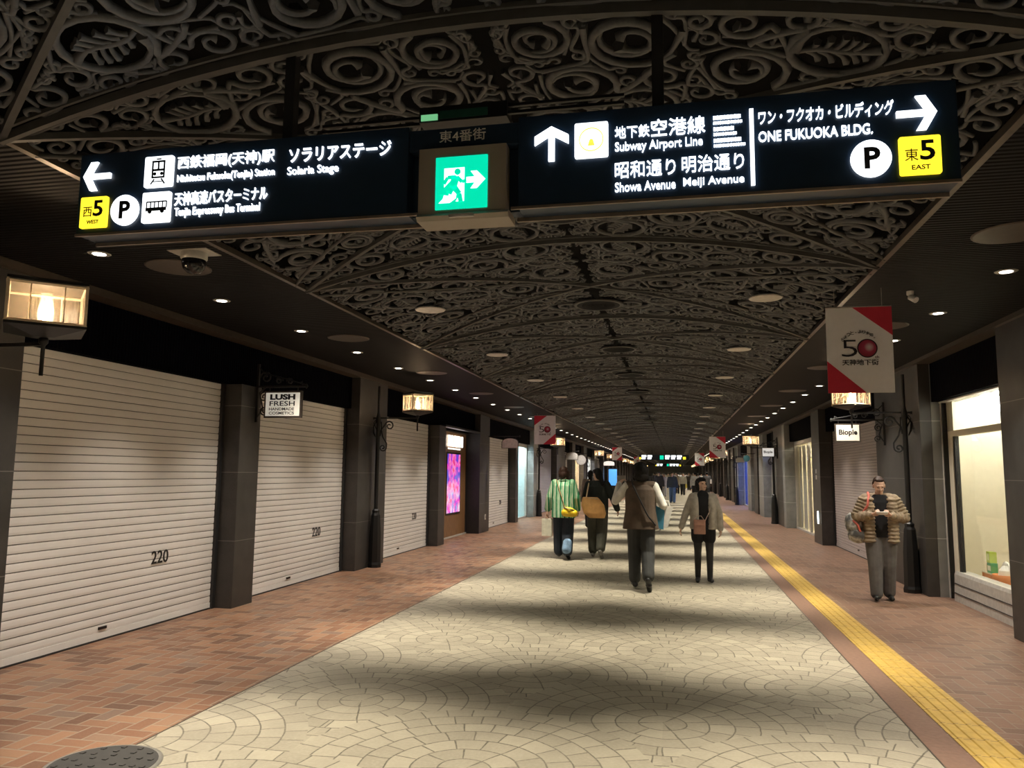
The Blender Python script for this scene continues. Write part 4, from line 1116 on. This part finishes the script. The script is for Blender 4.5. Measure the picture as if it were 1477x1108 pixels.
def torso_loft(f,z0,z1,hem=(.20,.145),waist=(.165,.115),chest=(.185,.125),shift=.0):
    up=f.up; c=lambda z:up(0,shift,z)
    rings=[(c(z0),)+hem]; 
    zs=[(z0,hem)]
    if z0<1.0: zs.append((1.06,waist))
    zs+=[(1.25,chest),(1.345,(chest[0]*1.0,chest[1]*.92)),(1.40,(chest[0]*.72,chest[1]*.72)),(z1,(.072,.070))]
    return ('l',[(c(z).x,c(z).y,c(z).z,rx*f.st,ry*f.st) for z,(rx,ry) in zs])
def sleeves(f,ru=.068,re=.058,rw=.046,short=1.0,sides='LR'):
    J=f.J; pr=[]
    for s in sides:
        w=J['el'+s]+(J['wr'+s]-J['el'+s])*short
        pr+=[('c',J['sh'+s],ru,J['el'+s],re),('c',J['el'+s],re,w,rw)]
    return pr
def shoes(f,m,r=1.0,name='shoe',heel=False):
    J=f.J
    for s in 'LR':
        blob(name,[('c',J['heel'+s]+V((0,0,.002)),.036*r,J['toe'+s],.032*r),('c',J['an'+s]+V((0,0,-.005)),.044*r,J['heel'+s]+V((0,.02,0)),.037*r),('e',(J['toe'+s]+J['heel'+s])/2,(.042*r,.075,.03))],f.vox,m,f.root,1)
def hair(f,m,prims): 
    E_=f.H.to_euler()
    pr=[]
    for p in prims:
        if p[0]=='e': pr.append(('e',f.hd(*p[1]),p[2],E_))
        else: pr.append(('c',f.hd(*p[1]),p[2],f.hd(*p[3]),p[4]))
    return blob('hair',pr,f.vox,m,f.body,1)
CAP=[('e',(0,-.030,1.622),(.086,.094,.098)),('e',(0,.030,1.672),(.070,.060,.042))]
BOB=CAP+[('e',(0,-.055,1.56),(.088,.070,.095)),('c',(-.080,-.015,1.61),.024,(-.078,-.010,1.51),.020),('c',(.080,-.015,1.61),.024,(.078,-.010,1.51),.020)]
def held(name,label,cat,f,base):
    """an own object carried by a person: placed at a point given in the person's frame"""
    t=thing(name,label,cat); M4=Matrix.Translation(f.root.location)@f.root.rotation_euler.to_matrix().to_4x4()@Matrix.Scale(f.h,4)
    t.matrix_world=M4@Matrix.Translation(V(base)); t.location=(M4@V(base)); t.rotation_euler=f.root.rotation_euler; t.scale=f.root.scale
    t['_b']=0; del t['_b']; return t
def strap(name,pts,r,m,parent,base,flat=None):
    b=V(base); mb=MB(); mb.tube([V(p)-b for p in pts],r,6); return mb.build(name,m,parent)

# man in the brown vest, walking away down the middle
f=figure('person in a long brown vest over white sleeves walking away, holding up a camera',(-.48,11.05,0),.05,1.71,legs=((.16,.04),(-.10,-.62)),foot=(0,.9),
   arms={'L':((-.50,.30,-.62),(.20,.22,.92)),'R':((.42,-.08,-.9),(-.05,.75,-.25))},head=(-.05,0,.12),vox=.008)
body(f,hands={'L':(V((.5,.4,.75)),V((.6,.6,-.3)),.9,1)})
bushy=CAP+[('e',(0,-.045,1.60),(.108,.098,.115)),('e',(0,-.06,1.52),(.105,.075,.075)),('e',(0,.0,1.66),(.10,.09,.075)),('c',(-.085,-.02,1.62),.032,(-.088,-.01,1.50),.028),('c',(.085,-.02,1.62),.032,(.088,-.01,1.50),.028)]
hair(f,HAIR_K,bushy)
blob('shirt',[torso_loft(f,.92,1.44)]+sleeves(f,.070,.058,.042),f.vox,cloth('white_shirt',(.62,.60,.55)),f.root)
blob('vest',[torso_loft(f,.80,1.43,hem=(.255,.165),waist=(.215,.150),chest=(.215,.148)),('c',f.J['shL']+V((.02,0,.01)),.070,f.J['shR']-V((.02,0,-.01)),.070),('e',f.up(0,-.02,1.43),(.11,.085,.045))],f.vox,cloth('brown_vest',(.085,.058,.040)),f.root)
pants(f,cloth('charcoal_baggy',(.030,.031,.031)),.112,.094,.082,.04); shoes(f,M['black'],1.15)
strap('shoulder_strap',[f.up(-.12,-.02,1.455),f.up(-.10,-.135,1.39),f.up(0,-.165,1.18),f.up(.10,-.170,.98),f.up(.20,-.11,.86)],.011,M['black'],f.root,(0,0,0))
b=f.J['wrL']+V((.03,.05,.06)); t=held('camera','silver camera held up at the left shoulder of the person in the brown vest','camera',f,b)
MB().box(-.06,.06,-.02,.02,-.02,.065).build('camera_body',M['steel'],t,bevel=.006); MB().tube([(0,.02,.02),(0,.075,.02)],.026,14).build('camera_lens',M['blackgloss'],t)
b=f.up(.235,-.03,1.00); t=held('folder','blue folder under the right arm of the person in the brown vest','folder',f,b)
MB().prism([(-.05,-.17),(.07,-.20),(.09,.06),(-.03,.13)],'y',.004,-.012).build('cover',mat('folder_blue',(.04,.19,.30),.6),t); MB().prism([(-.03,-.15),(.06,-.18),(.075,.07),(-.02,.12)],'y',.010,.004).build('paper',M['white'],t)
b=f.up(.32,.01,.97); t=held('paper_bag','white paper bag held beside the blue folder','bag',f,b)
MB().prism([(-.07,-.20),(.05,-.13),(.12,.13),(-.03,.17)],'y',.03,-.012).build('bag_body',mat('bag_white',(.62,.60,.56),.7),t); MB().tube([(-.02,.01,.16),(-.01,.01,.23),(.06,.01,.22),(.08,.01,.14)],.005,5).build('handle',M['white'],t)

# woman in the green striped shirt
def stripes():
    m,nt,b=new_mat('green_stripes'); x,y,z,v=pos(nt)
    s=((x+noise(nt,v,5,2)*.03)*(2*PI/.082)).sin(); s2=((x+.01)*(2*PI/.027)).sin()
    c=ramp(nt,s*.5+s2*.12+.5,[(.34,(.025,.20,.085)),(.46,(.30,.50,.30)),(.52,(.60,.62,.50)),(.80,(.62,.64,.52)),(.9,(.12,.36,.17))])
    nt.links.new(c,b.inputs['Base Color']); b.inputs['Roughness'].default_value=.85; bump(nt,b,noise(nt,v,14,3),.4,.02); return m
f=figure('person in a green and white striped shirt walking away, yellow bag on the hip',(-2.07,14.55,0),-.02,1.67,legs=((.10,.04),(-.10,-.30)),foot=(0,.5),arms={'L':((-.32,-.02,-.9),(-.22,.10,-.95)),'R':((.30,.0,-.95),(.05,.40,-.8))},head=(-.10,0,-.18),female=True,vox=.008)
body(f); hair(f,HAIR_B,BOB)
blob('shirt',[torso_loft(f,.74,1.45,hem=(.235,.165),waist=(.225,.155),chest=(.215,.145)),('c',f.J['shL']+V((.02,0,.0)),.075,f.J['shR']-V((.02,0,0)),.075),('e',f.up(0,-.03,1.445),(.095,.075,.035))]+sleeves(f,.085,.078,.062,.92),f.vox,stripes(),f.root)
pants(f,cloth('navy_wide',(.010,.016,.028)),.122,.112,.102,.03); shoes(f,M['black'],1.1)
J=f.J; blob('trouser_patch',[('c',J['knR']*.35+J['anR']*.65+V((.01,-.04,.05)),.088,J['anR']+V((0,-.035,.06)),.092)],f.vox,cloth('denim_light',(.16,.26,.40),.4),f.root)
b=f.up(.14,-.17,.86); t=held('shoulder_bag','bright yellow bag on the right hip of the person in the green striped shirt','bag',f,b)
y_=mat('bag_yellow',(.62,.42,.008),.45,bmp=.1,scale=20)
blob('bag_body',[('e',(0,0,0),(.135,.075,.085),(0,.25,0)),('c',(-.08,0,-.02),.075,(.09,0,-.03),.07)],.008,y_,t); MB().tube([(-.10,-.04,.07),(0,-.082,.055),(.10,-.04,.03)],.008,6).build('zip',M['dark'],t)
strap('strap',[V(b)+V((-.08,-.01,.05)),f.up(.0,-.165,1.1),f.up(-.08,-.15,1.35),f.up(-.13,-.03,1.47)],.008,mat('strap_tan',(.35,.22,.10),.6),t,b)
b=f.J['wrL']+V((-.01,.03,-.30)); t=held('paper_bag','white paper shopping bag in the left hand of the person in the green striped shirt','bag',f,b)
MB().box(-.10,.10,-.05,.05,-.20,.13).build('bag_body',mat('bag_paper_white',(.58,.56,.47),.7,bmp=.3),t,bevel=.006); MB().tube([(-.05,0,.13),(-.03,0,.22),(.03,0,.22),(.05,0,.13)],.004,5).build('handle',M['white'],t)

# woman in the black jacket with the tan tote
f=figure('person in a black jacket with a large tan tote bag walking away, head turned left',(-1.47,14.95,0),-.05,1.66,legs=((.06,-.02),(-.12,-.55)),foot=(0,.75),arms={'L':((-.30,.15,-.9),(.1,.6,-.6)),'R':((.50,-.05,-.85),(.25,.35,-.85))},head=(-.28,.10,.75),lean=.06,female=True,vox=.008)
body(f); hair(f,HAIR_K,CAP+[('e',(0,-.06,1.57),(.085,.07,.11)),('c',(.01,-.085,1.56),.055,(.03,-.115,1.36),.035),('c',(.07,-.02,1.60),.025,(.07,-.03,1.50),.02)])
blob('jacket',[torso_loft(f,.90,1.47,hem=(.215,.160),waist=(.215,.155),chest=(.215,.150)),('c',f.J['shL']+V((.02,0,.0)),.080,f.J['shR']-V((.02,0,0)),.080)]+sleeves(f,.090,.080,.060),f.vox,cloth('black_jacket',(.010,.014,.012)),f.root)
pants(f,cloth('olive_wide',(.055,.056,.042)),.122,.108,.092,.05); shoes(f,mat('sneaker',(.20,.19,.18),.6,var=.6,scale=12),1.15)
b=f.up(-.05,-.22,.97); t=held('tote_bag','large tan tote bag slung behind the person in the black jacket','bag',f,b); tn=mat('tote_tan',(.62,.34,.12),.6,bmp=.15,scale=12)
blob('bag_body',[('l',[(.07,0,-.22,.15,.055),(.03,0,-.13,.22,.075),(-.01,0,.03,.225,.07),(-.05,0,.15,.17,.045),(-.06,0,.18,.14,.03)])],.008,tn,t)
strap('strap',[V(b)+V((-.14,0,.15)),f.up(-.17,-.16,1.30),f.up(-.16,-.03,1.475),f.up(-.14,.10,1.36)],.013,mat('strap_pale',(.55,.42,.26),.6),t,b)
strap('strap',[V(b)+V((-.15,-.02,.15)),V(b)+V((0,-.05,.16)),V(b)+V((.10,-.03,.14))],.010,mat('strap_pale_rim',(.55,.42,.26),.6),t,b)

# woman in the grey cardigan, coming towards the camera
f=figure('person in a grey cardigan over black coming towards the camera, looking up aside',(.40,12.05,0),PI+.05,1.535,legs=((.06,-.03),(-.03,-.16)),foot=(0,.15),arms={'R':((.40,.05,-.92),(.32,.18,-.93)),'L':((-.34,.0,-.95),(-.05,.18,-.98))},head=(.22,.05,.55),female=True,vox=.0075)
body(f); hair(f,HAIR_K,CAP+[('e',(0,-.050,1.575),(.090,.075,.10)),('e',(0,.055,1.655),(.070,.038,.026)),('c',(-.078,.0,1.63),.022,(-.080,.005,1.53),.017),('c',(.078,.0,1.63),.022,(.080,.005,1.53),.017)])
blk=cloth('black_top',(.006,.006,.008)); gry=cloth('grey_cardigan',(.40,.365,.315),.2)
blob('top',[torso_loft(f,.84,1.47,hem=(.165,.122),waist=(.158,.118),chest=(.170,.122)),('e',f.up(0,0,1.455),(.066,.066,.055))],f.vox,blk,f.root)
J=f.J; pr=sleeves(f,.070,.062,.050,1.02)+[('c',J['shL']+V((.04,-.02,.015)),.062,J['shR']+V((-.04,-.02,.015)),.062)]
for sx in (-1,1):
    pr+=[('l',[(f.up(sx*.135,.015,z).x,f.up(0,.015+.02*0,z).y,f.up(0,0,z).z,rx,ry) for z,rx,ry in ((.86,.085,.145),(1.05,.078,.135),(1.25,.082,.138),(1.36,.075,.11),(1.43,.035,.06))])]
pr+=[('l',[(0,f.up(0,-.075,z).y,f.up(0,0,z).z,.17,.075) for z in (.86,1.05,1.25,1.36)]+[(0,f.up(0,-.05,1.43).y,f.up(0,0,1.43).z,.07,.05)])]
cd=blob('cardigan',pr,f.vox,gry,f.root)
for z in (.95,1.05,1.15,1.25): solid([('e',f.up(-.075,.150,z),(.008,.006,.008))]).build('button',M['black'],cd)
pants(f,blk,.112,.108,.08,.0,'shorts',True); pants(f,cloth('dark_tights',(.030,.030,.030)),.090,.060,.046,.0,'tights'); shoes(f,M['black'],1.05)
b=f.up(.075,.185,.93); t=held('shoulder_bag','small dusty pink shoulder bag in front of the person in the grey cardigan','bag',f,b)
MB().box(-.095,.095,-.035,.035,-.145,.09).build('bag_body',mat('bag_pink',(.36,.19,.145),.5),t,bevel=.012); MB().box(-.09,.09,.034,.040,-.0,.088).build('bag_flap',mat('bag_pink_flap',(.38,.20,.155),.5),t,bevel=.003)
strap('strap',[V(b)+V((-.09,0,.07)),f.up(-.09,.15,1.15),f.up(-.13,.10,1.38),f.up(-.13,0,1.455)],.006,mat('strap_pale_pink',(.55,.42,.36),.5),t,b)
strap('strap',[V(b)+V((-.07,0,.09)),V(b)+V((-.03,.0,.15)),V(b)+V((.04,0,.15)),V(b)+V((.08,0,.09))],.006,mat('strap_pale_handle',(.5,.36,.3),.5),t,b)

# person with the puffy jacket reading a phone, right brick walkway
f=figure('person in a khaki quilted jacket and grey trousers looking down at a phone',(2.62,11.0,0),PI-.12,1.575,legs=((-.06,-.20),(.10,.05)),foot=(.2,0),arms={'R':((.42,.12,-.85),(-.74,.66,.16)),'L':((-.42,.12,-.85),(.76,.64,.12))},head=(-.42,0,.05),female=False,vox=.0075,stout=1.16)
wr=(f.J['wrL']+f.J['wrR'])/2
body(f,hands={'R':(V((-.55,.75,.2)),V((-.4,-.2,.9)),.95,-1),'L':(V((.55,.72,.25)),V((.4,-.2,.9)),.95,1)})
hair(f,HAIR_B,[('e',(0,-.042,1.628),(.082,.085,.085)),('e',(0,.005,1.675),(.066,.055,.032)),('e',(0,-.125,1.59),(.035,.045,.035)),('c',(-.074,-.03,1.62),.016,(-.072,-.02,1.55),.012),('c',(.074,-.03,1.62),.016,(.072,-.02,1.55),.012)])
blob('top',[torso_loft(f,.86,1.45,hem=(.160,.125),waist=(.160,.122),chest=(.165,.118))],f.vox,blk,f.root)
kh=cloth('khaki_quilt',(.25,.19,.125),.12); pr=[]; J=f.J
def quilt(p0,r0,p1,r1,n):
    n=int(n*1.2)
    p0,p1=V(p0),V(p1)
    for i in range(n):
        q=(i+.5)/n; d=(p1-p0); pr.append(('e',p0.lerp(p1,q),(r0+(r1-r0)*q,r0+(r1-r0)*q,d.length/n*.66),d.to_track_quat('Z','Y').to_euler()))
for s in 'LR': quilt(J['sh'+s],.098,J['el'+s],.092,5); quilt(J['el'+s],.090,J['wr'+s],.062,4)
for s in 'LR': pr+=[('c',J['sh'+s],.078,J['el'+s],.070),('c',J['el'+s],.070,J['wr'+s],.046)]
for i in range(12):
    z=.79+i*.052
    for sx in (-1,1): pr.append(('e',f.up(sx*.140,.015,z+.02),(.105 if z<1.3 else .085,.160 if z<1.3 else .125,.040)))
    pr.append(('e',f.up(0,-.085,z+.02),(.21,.105,.040)))
for sx in (-1,1): pr.append(('l',[(sx*.140,f.up(0,.015,z).y,f.up(0,0,z).z,.090,.142) for z in (.80,1.1,1.33)]))
pr.append(('c',J['shL']+V((.05,-.03,.02)),.07,J['shR']+V((-.05,-.03,.02)),.07)); pr.append(('e',f.up(0,-.05,1.45),(.085,.06,.04)))
blob('quilted_jacket',pr,f.vox*.85,kh,f.root,1)
pants(f,cloth('grey_trousers',(.125,.12,.118)),.118,.098,.082,.0); shoes(f,M['black'],1.12)
b=wr+V((0,.085,.035)); t=held('phone','phone held in both hands by the person in the khaki quilted jacket','phone',f,b)
p=MB().box(-.075,.075,-.038,.038,-.005,.005).build('phone_case',M['white'],t,bevel=.004); MB().box(-.070,.070,-.034,.034,.005,.0062).build('phone_screen',M['blackgloss'],p)
t.rotation_euler=(.6,0,f.root.rotation_euler.z)
b=f.up(.30,-.04,.98); t=held('shoulder_bag','bulging grey and white bag hanging beside the person in the khaki quilted jacket','bag',f,b)
def bagm():
    m,nt,bb=new_mat('grey_bag'); x,y,z,v=pos(nt); n=noise(nt,v,7,3)
    nt.links.new(ramp(nt,n,[(.40,(.07,.07,.068)),(.52,(.30,.29,.27)),(.60,(.55,.53,.48)),(.72,(.18,.17,.16))]),bb.inputs['Base Color']); bb.inputs['Roughness'].default_value=.6; bump(nt,bb,n,.4,.02); return m
blob('bag_body',[('e',(.03,0,.02),(.13,.14,.20),(0,.3,0)),('e',(-.01,.02,-.10),(.15,.14,.13))],.008,bagm(),t)
coral=mat('strap_coral',(.55,.12,.085),.6)
strap('strap',[V(b)+V((.0,.06,.15)),f.up(.225,.11,1.2),f.up(.17,.155,1.30),f.up(.145,.10,1.43),f.up(.14,-.03,1.475),f.up(.17,-.14,1.38)],.018,coral,t,b); strap('side_strap',[V(b)+V((.06,.11,.10)),V(b)+V((.0,.145,.04)),V(b)+V((-.03,.14,-.05))],.016,coral,t,b)

# two more behind the near pair, and the crowd far down the arcade
def simple(label,loc,heading,h,top,bottom,hairm=HAIR_K,coat=False,stride=.25,long_hair=False,carry=None,skirt=False,vox=.014,armsd=None,fine=False):
    f=figure(label,loc,heading,h,legs=((stride,stride*.4),(-stride*.7,-stride*1.6)),foot=(0,stride*1.6),female=long_hair,vox=vox,fine=fine,arms=armsd)
    body(f,face=False); hair(f,hairm,(CAP+[('e',(0,-.06,1.56),(.085,.068,.11)),('c',(0,-.08,1.55),.07,(0,-.10,1.36),.05)]) if long_hair else CAP)
    tc=cloth('top_%.2f_%.2f_%.2f'%top,top); bc=cloth('bottom_%.2f_%.2f_%.2f'%bottom,bottom)
    blob('coat' if coat else 'jacket',[torso_loft(f,.62 if coat else .86,1.45,hem=(.225,.16) if coat else (.20,.15),waist=(.20,.145),chest=(.205,.145)),('c',f.J['shL']+V((.02,0,0)),.072,f.J['shR']-V((.02,0,0)),.072)]+sleeves(f,.080,.070,.055),vox,tc,f.root)
    pants(f,bc,.115,.095,.080,.0); shoes(f,M['black'])
    if carry:
        nm,lab,colr,sd,dz_=carry; b=f.J['wr'+sd]+V((0,.02,dz_)); t=held(nm,lab,'bag',f,b)
        MB().box(-.06,.06,-.14,.14,-.17,.13).build('bag_body',mat('carried_%.2f_%.2f'%colr[:2],colr,.6),t,bevel=.02); MB().tube([(0,-.07,.13),(0,-.05,.26),(0,.05,.26),(0,.07,.13)],.008,5).build('handle',M['dark'],t)
    return f
simple('person with long dark hair in a brown coat walking away beside the black jacket',(-2.42,22.6,0),.0,1.66,(.16,.125,.10),(.012,.012,.013),coat=True,long_hair=True,stride=.18,vox=.011)
simple('person with long dark hair and dark clothes half hidden behind the green striped shirt',(-2.95,21.4,0),.1,1.66,(.022,.02,.02),(.03,.05,.10),HAIR_B,long_hair=True,stride=.12,vox=.011)
crowd=[((970,726),'distant person in a dark blue jacket and blue jeans walking towards the camera',PI,1.68,(.03,.045,.075),(.07,.13,.27),dict(stride=.15)),
((985,715),'distant person in a white jacket and black trousers carrying a yellow bag',PI,1.68,(.62,.60,.52),(.015,.015,.015),dict(carry=('hand_bag','yellow bag carried by a distant person in a white jacket',(.65,.55,.10),'L',-.14))),
((951,722),'distant person in dark clothes carrying a blue bag, left of the dark blue jacket',PI,1.70,(.035,.035,.05),(.012,.012,.014),dict(carry=('hand_bag','bright blue bag carried by a distant person at the left of the crowd',(.06,.30,.65),'R',-.05))),
((958,717),'distant person in a pale lilac top beside the one with the blue bag',PI,1.62,(.42,.40,.52),(.30,.30,.34),dict(long_hair=True)),
((1003,721),'distant person in a light grey sweater and black trousers walking away, behind the grey cardigan',0,1.72,(.36,.36,.36),(.02,.02,.022),{}),
((1020,718),'distant person in a dark grey coat walking away at the right of the crowd',0,1.74,(.07,.068,.066),(.02,.02,.02),dict(coat=True,carry=('back_bag','white bag at the side of a distant person in a dark grey coat',(.62,.60,.58),'R',.22))),
((977,713),'distant person in a beige coat walking towards the camera behind the dark blue jacket',PI,1.66,(.38,.32,.22),(.03,.03,.03),dict(coat=True,carry=('paper_bag','pale shopping bag carried by a distant person in a beige coat',(.62,.58,.52),'L',-.14))),
((994,708),'distant person in dark brown clothes at the right of the white jacket',PI,1.72,(.05,.04,.03),(.02,.02,.02),{}),
((944,709),'distant person in black walking away at the left edge of the crowd',0,1.72,(.014,.014,.016),(.014,.014,.016),{}),
((964,704),'far off person in a cream coat in the middle of the crowd',PI,1.66,(.55,.50,.38),(.03,.03,.03),dict(coat=True)),
((990,702),'far off person in a pale grey jacket, right half of the crowd',0,1.72,(.40,.40,.42),(.03,.03,.04),{}),
((952,702),'far off person in dark navy, left half of the crowd',PI,1.70,(.02,.025,.05),(.02,.02,.02),{}),
((1000,704),'far off person in an olive jacket by the right row of shops',PI,1.70,(.09,.085,.05),(.02,.02,.02),{}),
((972,699),'farthest person in black, middle of the crowd',PI,1.72,(.015,.015,.015),(.02,.02,.02),{}),
((957,700),'farthest person in a white top, left of the middle of the crowd',0,1.68,(.60,.60,.58),(.03,.03,.05),{}),
((983,699),'farthest person in a red brown coat, right of the middle of the crowd',PI,1.68,(.16,.06,.04),(.02,.02,.02),dict(coat=True)),
((966,699),'farthest person in grey at the very end of the crowd',0,1.70,(.16,.16,.17),(.03,.03,.03),{})]
far_tones=[(.02,.02,.022),(.30,.28,.24),(.05,.05,.07),(.50,.47,.42),(.09,.07,.05),(.03,.03,.035),(.18,.18,.19)]
rnd=random.Random(21)
for i,(u,v) in enumerate(((940,706),(947,703),(956,706),(961,701),(969,702),(975,705),(981,703),(987,706),(996,706),(1007,708),(1012,706),(948,700),(979,700),(994,700),(970,698),(986,700))):
    crowd.append(((u,v),'tiny far off person in the crowd filling the end of the arcade',PI if i%3 else 0,1.6+.02*(i%7),far_tones[i%7],far_tones[(i*3+2)%7] if i%4 else (.05,.08,.15),dict(stride=.12+.03*(i%4),coat=i%5==0)))
def ground(u,v):
    a=(u-738.5); b_=(v-554.0); c,s=math.cos(ROLL),math.sin(ROLL); u_,v_=c*a+s*b_,-s*a+c*b_
    d=rgt*(u_/1109)-rgt.cross(fwd)*(v_/1109)+fwd; k=-1.6/d.z; return (d.x*k,d.y*k,0)
CROWD_AT=[tuple(round(q,2) for q in ground(*p[0])) for p in crowd]
for p,l in zip(crowd,CROWD_AT):
    f=simple(p[1],l,p[2],p[3],p[4],p[5],vox=.02,**p[6])
    if 'tiny' in p[1]: f.root['group']='tiny far crowd'
